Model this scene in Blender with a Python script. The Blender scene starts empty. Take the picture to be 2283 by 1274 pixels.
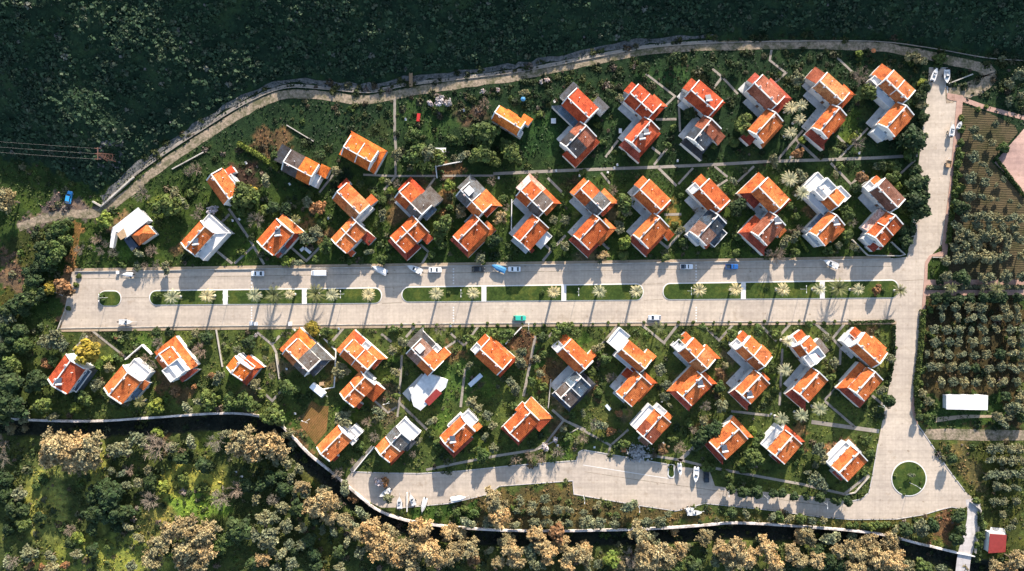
import bpy, math, random
import numpy as np
from mathutils import Vector
from mathutils.geometry import tessellate_polygon

SC = bpy.context.scene
# ------------------------------------------------------------------ camera, sky, sun, exposure
S, H = 6.7, 235.0                      # photo pixels per metre on the ground, flying height
CX, CY = 1141.5, 637.0
cam = bpy.data.cameras.new("camera")
cam.sensor_width = 36.0
cam.lens = 36.0 * H / (2283 / S)
cam.clip_end = 5000
camo = bpy.data.objects.new("camera", cam)
camo.location = (0, 0, H)
SC.collection.objects.link(camo)
SC.camera = camo

SUN_EL, SUN_AZ = math.radians(22), math.radians(14)      # azimuth east of straight up the picture
world = bpy.data.worlds.new("World")
SC.world = world
world.use_nodes = True
wn = world.node_tree
bg = wn.nodes["Background"]
sky = wn.nodes.new("ShaderNodeTexSky")
sky.sky_type = 'NISHITA'
sky.sun_disc = False
sky.sun_elevation = SUN_EL
sky.sun_rotation = SUN_AZ
wn.links.new(sky.outputs[0], bg.inputs[0])
bg.inputs[1].default_value = 0.135
sun = bpy.data.lights.new("sun", 'SUN')
sun.energy = 5.0
sun.angle = math.radians(0.5)
sun.color = (1.0, 0.9, 0.78)
suno = bpy.data.objects.new("sun", sun)
sd = Vector((math.cos(SUN_EL) * math.sin(SUN_AZ), math.cos(SUN_EL) * math.cos(SUN_AZ), math.sin(SUN_EL)))
suno.rotation_euler = sd.to_track_quat('Z', 'Y').to_euler()
suno.location = (0, 100, 150)
SC.collection.objects.link(suno)
SC.view_settings.view_transform = 'Standard'
SC.view_settings.look = 'None'
SC.view_settings.gamma = 1.0
SC.view_settings.exposure = 1.33
SC.cycles.max_bounces = 5
SC.cycles.diffuse_bounces = 2

# ------------------------------------------------------------------ helpers
col = SC.collection
rng = np.random.default_rng(7)
random.seed(7)


def P(px, py, z=0.0):
    k = (H - z) / H / S
    return Vector(((px - CX) * k, (CY - py) * k, z))


def to_px(x, y, z=0.0):
    k = H / (H - z) * S
    return CX + x * k, CY - y * k


def link(name, me, parent=None, loc=None):
    o = bpy.data.objects.new(name, me)
    col.objects.link(o)
    if parent is not None:
        o.parent = parent
    if loc is not None:
        o.location = loc
    return o


def empty(name, loc=(0, 0, 0), rz=0.0, sc=1.0):
    o = bpy.data.objects.new(name, None)
    o.empty_display_size = 0.5
    o.location = loc
    o.rotation_euler = (0, 0, rz)
    o.scale = (sc, sc, sc)
    col.objects.link(o)
    return o


def tag(o, label=None, cat=None, group=None, kind=None):
    if label: o["label"] = label
    if cat: o["category"] = cat
    if group: o["group"] = group
    if kind: o["kind"] = kind
    return o


class MB:
    """collects faces and builds one mesh"""
    def __init__(s):
        s.v, s.f, s.m = [], [], []

    def face(s, pts, mi=0):
        i = len(s.v)
        s.v += [tuple(p) for p in pts]
        s.f.append(tuple(range(i, i + len(pts))))
        s.m.append(mi)

    def hexa(s, b, t, mi=0):
        """b, t: bottom and top rings of equal length, counter-clockwise from above"""
        n = len(b)
        i = len(s.v)
        s.v += [tuple(p) for p in b] + [tuple(p) for p in t]
        s.f.append(tuple(range(i + n - 1, i - 1, -1))); s.m.append(mi)
        s.f.append(tuple(range(i + n, i + 2 * n))); s.m.append(mi)
        for k in range(n):
            k2 = (k + 1) % n
            s.f.append((i + k, i + k2, i + n + k2, i + n + k)); s.m.append(mi)

    def box(s, x0, x1, y0, y1, z0, z1, mi=0):
        b = [(x0, y0, z0), (x1, y0, z0), (x1, y1, z0), (x0, y1, z0)]
        t = [(x0, y0, z1), (x1, y0, z1), (x1, y1, z1), (x0, y1, z1)]
        s.hexa(b, t, mi)

    def tube(s, p, q, r0, r1, n=6, mi=0):
        p, q = Vector(p), Vector(q)
        d = (q - p).normalized()
        a = d.orthogonal().normalized()
        c = d.cross(a)
        ring = lambda o, r: [o + a * (r * math.cos(2 * math.pi * k / n)) + c * (r * math.sin(2 * math.pi * k / n)) for k in range(n)]
        s.hexa(ring(p, r0), ring(q, r1), mi)

    def loft(s, rings, mi=0, cap=True):
        n = len(rings[0])
        i = len(s.v)
        for r in rings:
            s.v += [tuple(p) for p in r]
        for a in range(len(rings) - 1):
            for k in range(n):
                k2 = (k + 1) % n
                s.f.append((i + a * n + k, i + a * n + k2, i + (a + 1) * n + k2, i + (a + 1) * n + k)); s.m.append(mi)
        if cap:
            s.f.append(tuple(range(i + n - 1, i - 1, -1))); s.m.append(mi)
            j = i + (len(rings) - 1) * n
            s.f.append(tuple(range(j, j + n))); s.m.append(mi)

    def poly(s, pts, z, mi=0):
        v = [Vector((p[0], p[1], 0)) for p in pts]
        i = len(s.v)
        s.v += [(p.x, p.y, z) for p in v]
        for t in tessellate_polygon([v]):
            a, b, c = (v[k] for k in t)
            t = t if (b - a).cross(c - a).z > 0 else t[::-1]
            s.f.append(tuple(i + k for k in t)); s.m.append(mi)

    def slab(s, pts, z0, z1, mi=0):
        """closed polygon (2D world points) with vertical sides"""
        ar = sum(pts[k][0] * pts[(k + 1) % len(pts)][1] - pts[(k + 1) % len(pts)][0] * pts[k][1] for k in range(len(pts)))
        if ar < 0: pts = pts[::-1]
        s.poly(pts, z1, mi)
        n = len(pts)
        for k in range(n):
            a, b = pts[k], pts[(k + 1) % n]
            s.face([(a[0], a[1], z0), (b[0], b[1], z0), (b[0], b[1], z1), (a[0], a[1], z1)], mi)

    def mesh(s, name, mats, smooth=False):
        me = bpy.data.meshes.new(name)
        me.from_pydata(s.v, [], s.f)
        for m in (mats if isinstance(mats, (list, tuple)) else [mats]):
            me.materials.append(m)
        if any(s.m):
            me.polygons.foreach_set("material_index", s.m)
        if smooth:
            me.polygons.foreach_set("use_smooth", [True] * len(s.f))
        me.update()
        return me

    def build(s, name, mats, parent=None, loc=None, smooth=False):
        return link(name, s.mesh(name, mats, smooth), parent, loc)


def quads_mesh(name, V, mat, C=None):
    """V: (n,4,3) array of quads, C: (n,3) colour of each quad"""
    n = len(V)
    me = bpy.data.meshes.new(name)
    me.vertices.add(4 * n)
    me.vertices.foreach_set("co", np.ascontiguousarray(V, dtype=np.float32).ravel())
    me.loops.add(4 * n)
    me.loops.foreach_set("vertex_index", np.arange(4 * n, dtype=np.int32))
    me.polygons.add(n)
    me.polygons.foreach_set("loop_start", np.arange(0, 4 * n, 4, dtype=np.int32))
    me.update(calc_edges=True)
    if C is not None:
        at = me.color_attributes.new("Col", 'FLOAT_COLOR', 'POINT')
        c = np.ones((4 * n, 4), dtype=np.float32)
        c[:, :3] = np.repeat(C, 4, axis=0)
        at.data.foreach_set("color", c.ravel())
    me.materials.append(mat)
    return me


# ------------------------------------------------------------------ materials
class NT:
    def __init__(s, name):
        s.mat = bpy.data.materials.new(name)
        s.mat.use_nodes = True
        s.t = s.mat.node_tree
        s.bsdf = s.t.nodes["Principled BSDF"]
        s.bsdf.inputs["Specular IOR Level"].default_value = 0.25

    def n(s, typ, **kw):
        o = s.t.nodes.new("ShaderNode" + typ)
        for k, v in kw.items():
            if k in o.bl_rna.properties: setattr(o, k, v)
            else: o.inputs[k.replace("_", " ")].default_value = v
        return o

    def l(s, a, b):
        s.t.links.new(a, b)

    def coord(s, rand=True):
        tc = s.n("TexCoord")
        if not rand: return tc.outputs["Object"]
        oi = s.n("ObjectInfo")
        m = s.n("Math", operation='MULTIPLY'); m.inputs[1].default_value = 431.0
        s.l(oi.outputs["Random"], m.inputs[0])
        va = s.n("VectorMath", operation='ADD')
        s.l(tc.outputs["Object"], va.inputs[0]); s.l(m.outputs[0], va.inputs[1])
        return va.outputs[0]

    def noise(s, vec, scale, detail=4, rough=0.6):
        o = s.n("TexNoise", Scale=scale, Detail=detail, Roughness=rough)
        s.l(vec, o.inputs["Vector"])
        return o.outputs["Fac"]

    def ramp(s, fac, stops):
        r = s.n("ValToRGB")
        e = r.color_ramp.elements
        while len(e) > 1: e.remove(e[-1])
        e[0].position = stops[0][0]; e[0].color = (*stops[0][1], 1) if len(stops[0][1]) == 3 else stops[0][1]
        for p, c in stops[1:]:
            k = e.new(p); k.color = (*c, 1)
        s.l(fac, r.inputs[0])
        return r.outputs[0]

    def mul(s, a, b, fac=1.0, blend='MULTIPLY'):
        m = s.n("Mix", data_type='RGBA', blend_type=blend)
        if hasattr(fac, "links"): s.l(fac, m.inputs[0])
        else: m.inputs[0].default_value = fac
        for i, v in ((6, a), (7, b)):
            if hasattr(v, "links"): s.l(v, m.inputs[i])
            else: m.inputs[i].default_value = (*v, 1)
        return m.outputs[2]

    def bump(s, h, dist=0.05, strength=0.6):
        b = s.n("Bump", Distance=dist, Strength=strength)
        s.l(h, b.inputs["Height"])
        s.l(b.outputs[0], s.bsdf.inputs["Normal"])

    def done(s, c, rough=0.85, spec=None):
        if hasattr(c, "links"): s.l(c, s.bsdf.inputs["Base Color"])
        else: s.bsdf.inputs["Base Color"].default_value = (*c, 1)
        s.bsdf.inputs["Roughness"].default_value = rough
        if spec is not None: s.bsdf.inputs["Specular IOR Level"].default_value = spec
        return s.mat


def g3(v): return (v, v, v)


def mat_plain(name, c, rough=0.7, var=0.15, scale=1.5, spec=0.25, metal=0.0):
    t = NT(name)
    v = t.coord()
    f = t.noise(v, scale, 5)
    cc = t.mul(c, t.ramp(f, [(0.3, g3(1 - var)), (0.7, g3(1 + var))]))
    t.bsdf.inputs["Metallic"].default_value = metal
    return t.done(cc, rough, spec)


def mat_tile(name, c, dark=0.35):
    t = NT(name)
    v = t.coord()
    oi = t.n("ObjectInfo")
    # mottled clay: pale patches, dark lichen specks, faint ribs down the slope
    big = t.noise(v, 0.35, 3)
    mid = t.noise(v, 1.6, 6, 0.75)
    spk = t.noise(v, 2.2, 3, 0.7)
    wv = t.n("TexWave", wave_type='BANDS', bands_direction='X', Scale=0.62, Distortion=0.4)
    t.l(v, wv.inputs["Vector"])
    a = t.mul(c, t.ramp(big, [(0.34, (0.66, 0.6, 0.58)), (0.5, (1, 1, 1)), (0.66, (1.2, 1.4, 1.6))]))
    a = t.mul(a, t.ramp(mid, [(0.34, (0.62, 0.52, 0.48)), (0.52, (1, 1, 1)), (0.72, (1.22, 1.4, 1.6))]))
    a = t.mul(a, t.ramp(spk, [(0.55, (1, 1, 1)), (0.64, g3(dark))]))
    a = t.mul(a, t.ramp(wv.outputs[0], [(0.0, g3(0.84)), (0.6, g3(1.06))]))
    a = t.mul(a, t.ramp(oi.outputs["Random"], [(0, (0.7, 0.62, 0.62)), (.3, (1.0, .9, .85)), (.6, (.9, 1.0, 1.05)), (1, (1.16, 1.3, 1.45))]))
    t.bump(wv.outputs[0], 0.05, 0.5)
    return t.done(a, 0.85)


def mat_leaf(name, c, hue=0.12):
    t = NT(name)
    at = t.n("Attribute", attribute_name="Col")
    oi = t.n("ObjectInfo")
    a = t.mul(c, at.outputs["Color"])
    a = t.mul(a, t.ramp(oi.outputs["Random"], [(0, (0.72, 0.8, 0.8)), (0.5, (1, 1, 1)), (1, (1.3, 1.16, 1.05))]))
    return t.done(a, 0.7, 0.2)


M = {}
TILE = dict(o=(.48, .112, .026), r=(.4, .06, .018), v=(.58, .125, .018), d=(.27, .075, .035), m=(.3, .05, .025),  # m: darker copy of r, shade of sun-averted lean-tos put into it
            b=(.2, .095, .06), g=(.105, .09, .078), k=(.04, .044, .05), p=(.6, .36, .28), s=(.085, .095, .105), a=(.44, .145, .046))
for k, c in TILE.items():
    M[k] = mat_tile("roof_tile_" + k, c, 0.45 if k not in "gks" else 0.8)
M['white'] = mat_plain("white_render", (.62, .6, .57), .8, .1, .7)
t = NT("stained_white_wall")
tc = t.n("TexCoord"); v = tc.outputs["Object"]
a = t.mul((.56, .5, .46), t.ramp(t.noise(v, .35, 6, .75), [(.36, (.4, .38, .34)), (.52, (1, 1, 1)), (.7, (1.25, 1.25, 1.25))]))
M['stained'] = t.done(a, .9)
M['terrace'] = mat_plain("white_terrace", (.64, .62, .6), .7, .16, .5)
M['greywhite'] = mat_plain("weathered_white_roof", (.52, .52, .52), .8, .25, .5)
M['patio'] = mat_plain("patio_concrete", (.46, .45, .43), .9, .2, .6)
M['concrete'] = mat_plain("concrete", (.4, .36, .31), .9, .25, .5)
M['kerb'] = mat_plain("kerb_paint", (.62, .59, .55), .7, .08, .8)
M['bark'] = mat_plain("bark", (.16, .12, .09), .95, .3, 3)
M['palm_bark'] = mat_plain("palm_bark", (.2, .15, .1), .95, .3, 3)
M['glass'] = mat_plain("glass", (.03, .04, .05), .12, .1, 1, .6)
M['frame'] = mat_plain("window_frame", (.55, .6, .64), .5, .05)
M['door'] = mat_plain("door_wood", (.2, .1, .05), .6, .1)
M['metal'] = mat_plain("galvanised_metal", (.5, .5, .5), .45, .1, 2, .5)
M['black'] = mat_plain("black_rubber", (.02, .02, .02), .8, .1)
M['panel'] = mat_plain("solar_panel", (.04, .05, .07), .15, .1, 1, .6)
M['red'] = mat_plain("red_cloth", (.42, .02, .02), .7, .15)
M['awning'] = mat_plain("red_awning", (.25, .035, .03), .7, .15)
M['bluecloth'] = mat_plain("blue_tarpaulin", (.05, .19, .36), .6, .2, 2)
M['wood'] = mat_plain("weathered_wood", (.36, .24, .14), .85, .25, 2)
M['orange'] = mat_plain("orange_cloth", (.4, .15, .06), .8, .15)


def mat_road(name, c, brick, var=.12, grout=.86):
    t = NT(name)
    tc = t.n("TexCoord"); v = tc.outputs["Object"]
    b = t.n("TexBrick", Scale=1.0, offset=0.0)
    b.inputs["Brick Width"].default_value = brick
    b.inputs["Row Height"].default_value = brick
    b.inputs["Mortar Size"].default_value = brick * .05
    b.inputs["Color1"].default_value = (1, 1, 1, 1)
    b.inputs["Color2"].default_value = (.93, .93, .93, 1)
    b.inputs["Mortar"].default_value = (grout, grout, grout, 1)
    t.l(v, b.inputs["Vector"])
    a = t.mul(c, b.outputs["Color"])
    n1 = t.noise(v, .06, 4); n2 = t.noise(v, .9, 6, .7); n3 = t.noise(v, .25, 5, .7)
    a = t.mul(a, t.ramp(n1, [(.35, (1 - var, 1 - var, 1 - var * .8)), (.65, g3(1 + var * .7))]))
    a = t.mul(a, t.ramp(n2, [(.3, g3(.86)), (.7, g3(1.1))]))
    for sc3, ds in (((.012, .55, 1), .88), ((.5, .014, 1), .93)):
        mp = t.n("Mapping"); mp.inputs["Scale"].default_value = sc3
        t.l(v, mp.inputs["Vector"])
        a = t.mul(a, t.ramp(t.noise(mp.outputs[0], 1.0, 4, .6), [(.38, g3(ds)), (.55, (1, 1, 1))]))
    a = t.mul(a, t.ramp(t.noise(v, .55, 2, .5), [(.24, (.62, .58, .52)), (.31, (1, 1, 1))]))
    a = t.mul(a, t.ramp(n3, [(.28, (.74, .7, .64)), (.42, (1, 1, 1)), (.66, (1, 1, 1)), (.8, (1.18, 1.22, 1.26))]))
    return t.done(a, .9)


M['road'] = mat_road("block_paved_road", (.47, .39, .308), 1.1)
M['redpave'] = mat_road("red_pavers", (.42, .26, .2), .8)
M['court'] = mat_road("worn_red_court", (.5, .32, .25), 4.0, .3, 1.0)
M['pave'] = mat_road("beige_pavement", (.4, .3, .2), .7)
M['path'] = mat_road("garden_path_concrete", (.3, .26, .21), .8, .3)
M['bridge'] = mat_road("pale_concrete", (.5, .46, .43), 3.0)

t = NT("dirt_track")
tc = t.n("TexCoord"); v = tc.outputs["Object"]
a = t.mul((.25, .195, .14), t.ramp(t.noise(v, .3, 6, .75), [(.4, (.42, .5, .36)), (.55, (1, 1, 1)), (.68, (1.4, 1.35, 1.3))]))
a = t.mul(a, t.ramp(t.noise(v, 1.2, 6, .75), [(.3, g3(.6)), (.7, g3(1.3))]))
M['dirt'] = t.done(a, .95)

t = NT("rocky_cutting")
tc = t.n("TexCoord"); v = tc.outputs["Object"]
f = t.noise(v, .9, 8, .75)
a = t.ramp(f, [(.32, (.03, .035, .03)), (.5, (.1, .1, .095)), (.7, (.21, .2, .19))])
t.bump(f, .5, 1.0)
M['rock'] = t.done(a, .95)


def mat_furrow(name, c, ang, scale):
    t = NT(name)
    tc = t.n("TexCoord")
    mp = t.n("Mapping"); mp.inputs["Rotation"].default_value = (0, 0, ang)
    t.l(tc.outputs["Object"], mp.inputs["Vector"])
    v = mp.outputs[0]
    w = t.n("TexWave", wave_type='BANDS', bands_direction='Y', Scale=scale, Distortion=3.5, Detail=3.0)
    w.inputs["Detail Scale"].default_value = .6
    t.l(v, w.inputs["Vector"])
    a = t.mul(c, t.ramp(w.outputs[0], [(.1, (.84, .84, .82)), (.7, (1.06, 1.06, 1.06))]))
    a = t.mul(a, t.ramp(t.noise(v, .12, 5, .7), [(.38, (.55, .72, .5)), (.56, (1, 1, 1)), (.75, (1.25, 1.2, 1.15))]))
    a = t.mul(a, t.ramp(t.noise(v, 1.4, 6, .75), [(.3, g3(.7)), (.7, g3(1.2))]))
    t.bump(w.outputs[0], .12, .5)
    return t.done(a, .95)


M['field'] = mat_furrow("ploughed_brown_field", (.078, .058, .029), 0.03, .42)
M['plough'] = mat_furrow("ploughed_ochre_soil", (.2, .1, .034), -0.9, .5)

t = NT("ground_cover")
tc = t.n("TexCoord"); v = tc.outputs["Object"]
at = t.n("Attribute", attribute_name="Col")
a = t.mul(at.outputs["Color"], t.ramp(t.noise(v, .16, 5, .7), [(.34, (.5, .55, .6)), (.5, (1, 1, 1)), (.66, (1.75, 1.5, 1.2))]))
a = t.mul(a, t.ramp(t.noise(v, .9, 7, .75), [(.3, g3(.55)), (.7, g3(1.45))]))
a = t.mul(a, t.ramp(t.noise(v, 4.0, 4, .7), [(.3, g3(.7)), (.7, g3(1.3))]))
t.bump(t.noise(v, 1.6, 6, .7), .35, .7)
M['ground'] = t.done(a, .95, .1)

LEAF = dict(green=(.062, .088, .021), dark=(.028, .047, .015), olive=(.165, .168, .092), golden=(.31, .234, .117), bare=(.25, .205, .16),
            palm=(.37, .35, .22), ypalm=(.12, .13, .055), autumn=(.19, .1, .045), blossom=(.46, .38, .36), yel=(.2, .15, .02),
            yg=(.12, .15, .025), scrub=(.06, .085, .07), grass=(1, 1, 1))
for k, c in LEAF.items():
    M['leaf_' + k] = mat_leaf("leaves_" + k, c)

# ------------------------------------------------------------------ terrain
def WPX(pts):  # photo pixels (on the ground) -> world xy array
    return np.array([[(p[0] - CX) / S, (CY - p[1]) / S] for p in pts], dtype=float)


def dist_line(X, Y, L):
    d = np.full(X.shape, 1e9)
    for (x0, y0), (x1, y1) in zip(L[:-1], L[1:]):
        dx, dy = x1 - x0, y1 - y0
        t = np.clip(((X - x0) * dx + (Y - y0) * dy) / (dx * dx + dy * dy), 0, 1)
        d = np.minimum(d, np.hypot(X - x0 - t * dx, Y - y0 - t * dy))
    return d


def inpoly(X, Y, L):
    c = np.zeros(X.shape, bool)
    n = len(L)
    for i in range(n):
        x0, y0 = L[i]; x1, y1 = L[(i + 1) % n]
        if y0 == y1: continue
        k = ((y0 > Y) != (y1 > Y)) & (X < (x1 - x0) * (Y - y0) / (y1 - y0) + x0)
        c ^= k
    return c


HILL = WPX([(-2500, 300), (-400, 330), (0, 352), (110, 372), (222, 432), (300, 368), (380, 312), (450, 266), (540, 212), (630, 176), (720, 180),
            (820, 187), (900, 173), (1000, 162), (1130, 146), (1200, 135), (1320, 112), (1450, 88), (1600, 77), (1750, 75), (1950, 79),
            (2080, 97), (2200, 114), (2283, 120), (2700, 140), (5000, 200)])
DITCH = WPX([(-2500, 930), (-300, 925), (0, 931), (60, 936), (200, 939), (330, 932), (470, 922), (560, 924), (620, 944), (655, 975), (690, 1012), (740, 1052), (800, 1104), (850, 1140),
             (930, 1164), (1080, 1180), (1250, 1183), (1420, 1179), (1550, 1172), (1640, 1165), (1750, 1171), (1850, 1178), (1960, 1190),
             (2050, 1212), (2130, 1231), (2190, 1248), (2283, 1262), (2700, 1290), (5000, 1350)])


def hz(X, Y):
    """ground height: the village is level, a steep hillside rises above it, a drainage channel runs along the bottom"""
    X = np.asarray(X, float); Y = np.asarray(Y, float)
    yh = np.interp(X, HILL[:, 0], HILL[:, 1])
    d = np.where(Y > yh, dist_line(X, Y, HILL), 0)
    slope = .43 + .08 * np.clip((X - 105) / 40, 0, 1)
    h = np.minimum(d, 46) * slope + np.maximum(d - 46, 0) * .15
    h = h + np.clip(d / 8, 0, 1) * (1.1 * np.sin(X * .16 + 1.3 * np.sin(Y * .11)) + .9 * np.sin(Y * .21 + X * .07) + .5 * np.sin(X * .43 - Y * .37))
    yd = np.interp(X, DITCH[:, 0], DITCH[:, 1])
    e = np.where(Y < yd, dist_line(X, Y, DITCH), 0)
    c = np.interp(e, [0, .5, 1.2, 4.2, 7.0, 14], [0, -1.5, -3.2, -3.2, -1.3, -1.0])
    return h + c


def hzp(x, y): return float(hz(np.array([x]), np.array([y]))[0])


def ground_at(px, py, up=0.0):
    """point on the ground (or UP above it) seen at a photo pixel"""
    z = 0.0
    for _ in range(12):
        p = P(px, py, z + up)
        z = .5 * z + .5 * hzp(p.x, p.y)
    p = P(px, py, z + up)
    return Vector((p.x, p.y, z))


def axis(lo, hi, st, far):
    a = list(np.arange(lo, hi + st / 2, st))
    k, x = st, hi
    out = []
    while x < far:
        k *= 1.35; x += k; out.append(x)
    left, k, x = [], st, lo
    while x > -far:
        k *= 1.35; x -= k; left.append(x)
    return np.array(left[::-1] + a + out)


gx, gy = axis(-185, 185, .8, 1200), axis(-110, 125, .8, 1200)
GX, GY = np.meshgrid(gx, gy)
GZ = hz(GX, GY)

ZONES = [  # (polygon or ellipse in photo pixels, base colour)
    ([(0, 545), (70, 500), (150, 500), (110, 560), (95, 640), (0, 770)], (.05, .062, .016)),
    ([(0, 600), (55, 570), (85, 640), (60, 680), (0, 700)], (.085, .085, .02)),
    ([(0, 540), (30, 570), (75, 625), (55, 655), (0, 640)], (.15, .10, .06)),
    ([(30, 500), (90, 470), (120, 430), (150, 440), (225, 462), (225, 478), (160, 490), (100, 505), (50, 520)], (.15, .115, .095)),
    ([(168, 495), (181, 500), (172, 545), (165, 595), (152, 600), (157, 560), (165, 525)], (.36, .19, .07)),
    ([(150, 600), (172, 590), (176, 640), (140, 740), (128, 735)], (.25, .15, .08)),
    ([(235, 500), (290, 470), (300, 480), (255, 520)], (.2, .14, .07)),
    (('e', 606, 318, 46, 32), (.15, .095, .045)),
    (('e', 545, 392, 30, 30), (.07, .045, .03)),
    (('e', 1040, 258, 40, 22), (.12, .08, .05)),
    ([(975, 368), (1030, 362), (1030, 392), (975, 400)], (.16, .09, .04)),
    ([(1002, 765), (1042, 785), (1035, 850), (1015, 862), (995, 850), (1000, 800)], (.2, .12, .05)),
    ([(1166, 728), (1194, 750), (1183, 830), (1128, 770)], (.12, .07, .035)),
    ([(730, 770), (750, 785), (745, 862), (722, 865)], (.13, .1, .035)),
    ([(985, 400), (1010, 400), (1005, 480), (985, 480)], (.16, .1, .04)),
    ([(1210, 780), (1235, 790), (1225, 870), (1200, 870)], (.14, .09, .035)),
    ([(640, 940), (700, 1005), (720, 1030), (690, 1010), (650, 965)], (.24, .15, .07)),
    ([(1850, 980), (1900, 985), (1890, 1020), (1840, 1010)], (.3, .17, .08)),
    ([(1484, 450), (1512, 450), (1512, 500), (1484, 500)], (.22, .15, .04)),
    ([(2063, 655), (2283, 655), (2283, 960), (2040, 950)], (.065, .052, .022)),
    ([(2060, 985), (2283, 990), (2283, 1274), (2190, 1274), (2165, 1105)], (.062, .075, .018)),
    ([(2100, 985), (2150, 985), (2200, 1090), (2170, 1100)], (.13, .11, .04)),
    ([(2070, 880), (2240, 880), (2240, 950), (2060, 950)], (.04, .075, .018)),
    ([(980, 1125), (1110, 1100), (1280, 1075), (1290, 1110), (1430, 1130), (1600, 1140), (1600, 1160), (1250, 1178), (1050, 1175)], (.11, .09, .035)),
    ([(900, 1125), (1070, 1120), (1060, 1170), (930, 1155)], (.045, .09, .018)),
    ([(1590, 1140), (1850, 1155), (2100, 1140), (2140, 1220), (1960, 1185), (1640, 1160)], (.1, .095, .025)),
    ([(2085, 1145), (2130, 1140), (2120, 1210), (2075, 1205)], (.15, .085, .04)),
    (('e', 425, 1090, 75, 62), (.3, .3, .06)),
    (('e', 440, 1130, 70, 30), (.16, .26, .04)),
    (('e', 215, 1080, 28, 110), (.26, .27, .06)),
    (('e', 95, 1120, 50, 90), (.23, .25, .06)),
    (('e', 250, 1240, 150, 45), (.22, .25, .05)),
    (('e', 355, 1190, 40, 60), (.24, .23, .06)),
    (('e', 720, 1230, 25, 50), (.08, .09, .02)),
    (('e', 690, 1060, 30, 50), (.07, .075, .02)),
    (('e', 960, 1260, 120, 20), (.05, .06, .018)),
    (('e', 1250, 1265, 200, 18), (.07, .07, .02)),
    (('e', 950, 270, 75, 45), (.035, .07, .02)),
    (('e', 1200, 300, 60, 45), (.03, .07, .02)),
    (('e', 1480, 170, 70, 25), (.026, .06, .02)),
    (('e', 1895, 290, 25, 45), (.06, .1, .02)),
    (('e', 1260, 480, 20, 70), (.06, .1, .02)),
    (('e', 1010, 850, 55, 50), (.06, .11, .025)),
]


rz_ = random.Random(12)
for _ in range(150):
    zx, zy = rz_.uniform(200, 1960), rz_.choice((rz_.uniform(235, 570), rz_.uniform(745, 1000), rz_.uniform(745, 1000)))
    ZONES.insert(0, (('e', zx, zy, rz_.uniform(8, 30), rz_.uniform(8, 34)), rz_.choice(((.11, .15, .03), (.08, .14, .025), (.12, .135, .035), (.09, .14, .025), (.15, .1, .045), (.03, .05, .015), (.14, .12, .06)) if zy > 420 else ((.03, .06, .02), (.014, .028, .012), (.06, .05, .025), (.04, .06, .02)))))


def zone_colour(X, Y, jitter=0.0):
    base = np.empty(X.shape + (3,)); low = np.clip((-8 - Y) / 8, 0, 1)[..., None]
    base[:] = np.array((.032, .054, .012)) * (1 - low) + np.array((.055, .075, .019)) * low
    Xj = X + 1.2 * np.sin(Y * .9 + X * .3) + .7 * np.sin(Y * 2.3 - X * 1.1)
    Yj = Y + 1.2 * np.sin(X * .8 - Y * .2) + .7 * np.sin(X * 2.1 + Y * 1.7)
    k = np.clip((Y - 28) / 22, 0, 1)[..., None]
    base[:] = base * (1 - k) + np.array((.014, .03, .012)) * k
    yd = np.interp(X, DITCH[:, 0], DITCH[:, 1])
    base[Y < yd] = (.045, .06, .017)
    for z, c in ZONES:
        if z[0] == 'e':
            (cx, cy), = WPX([(z[1], z[2])])
            r = np.hypot((Xj - cx) / (z[3] / S), (Yj - cy) / (z[4] / S))
            m = np.clip((1.15 - r) / .3, 0, 1)[..., None]
            base[:] = base * (1 - m) + np.array(c) * .72 * m
        else:
            base[inpoly(Xj, Yj, WPX(z))] = np.array(c) * .72
    yh = np.interp(Xj, HILL[:, 0], HILL[:, 1])
    base[Yj > yh] = (.014, .03, .016)
    e = np.where(Y < yd, dist_line(X, Y, DITCH), 99)
    base[e < 6] = (.02, .024, .018)
    return base


nx, ny = len(gx), len(gy)
me = bpy.data.meshes.new("ground")
me.vertices.add(nx * ny)
me.vertices.foreach_set("co", np.stack([GX, GY, GZ], -1).astype(np.float32).ravel())
ii = np.arange(nx * ny).reshape(ny, nx)
Q = np.stack([ii[:-1, :-1], ii[:-1, 1:], ii[1:, 1:], ii[1:, :-1]], -1).reshape(-1, 4)
me.loops.add(Q.size)
me.loops.foreach_set("vertex_index", Q.astype(np.int32).ravel())
me.polygons.add(len(Q))
me.polygons.foreach_set("loop_start", np.arange(0, Q.size, 4, dtype=np.int32))
me.polygons.foreach_set("use_smooth", np.ones(len(Q), bool))
me.update(calc_edges=True)
at = me.color_attributes.new("Col", 'FLOAT_COLOR', 'POINT')
cc = np.ones((nx * ny, 4), np.float32)
cc[:, :3] = zone_colour(GX, GY).reshape(-1, 3)
at.data.foreach_set("color", cc.ravel())
me.materials.append(M['ground'])
tag(link("ground", me), kind="structure")


# ------------------------------------------------------------------ flat surfaces: roads, pavements, paths
def xy(pts, z=0.0): return [tuple(P(p[0], p[1], z)[:2]) for p in pts]


def arc(cx, cy, r, a0, a1, n=10, ry=None):
    ry = r if ry is None else ry
    return [(cx + r * math.cos(math.radians(a0 + (a1 - a0) * i / n)), cy + ry * math.sin(math.radians(a0 + (a1 - a0) * i / n))) for i in range(n + 1)]


def flat(name, pts, z, m, kind="structure"):
    b = MB(); b.poly(xy(pts), z)
    return tag(b.build(name, M[m]), kind=kind)


def offset_line(L, d):
    """L: world xy points; line moved D to its left"""
    out = []
    for i, p in enumerate(L):
        p = Vector(p[:2])
        a = (p - Vector(L[i - 1][:2])).normalized() if i > 0 else None
        b = (Vector(L[i + 1][:2]) - p).normalized() if i < len(L) - 1 else None
        a = a or b; b = b or a
        n1, n2 = Vector((-a.y, a.x)), Vector((-b.y, b.x))
        m = (n1 + n2)
        m = m.normalized() if m.length > 1e-4 else n1
        k = 1 / max(.5, m.dot(n1))
        out.append((p.x + m.x * d * k, p.y + m.y * d * k))
    return out


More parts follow.
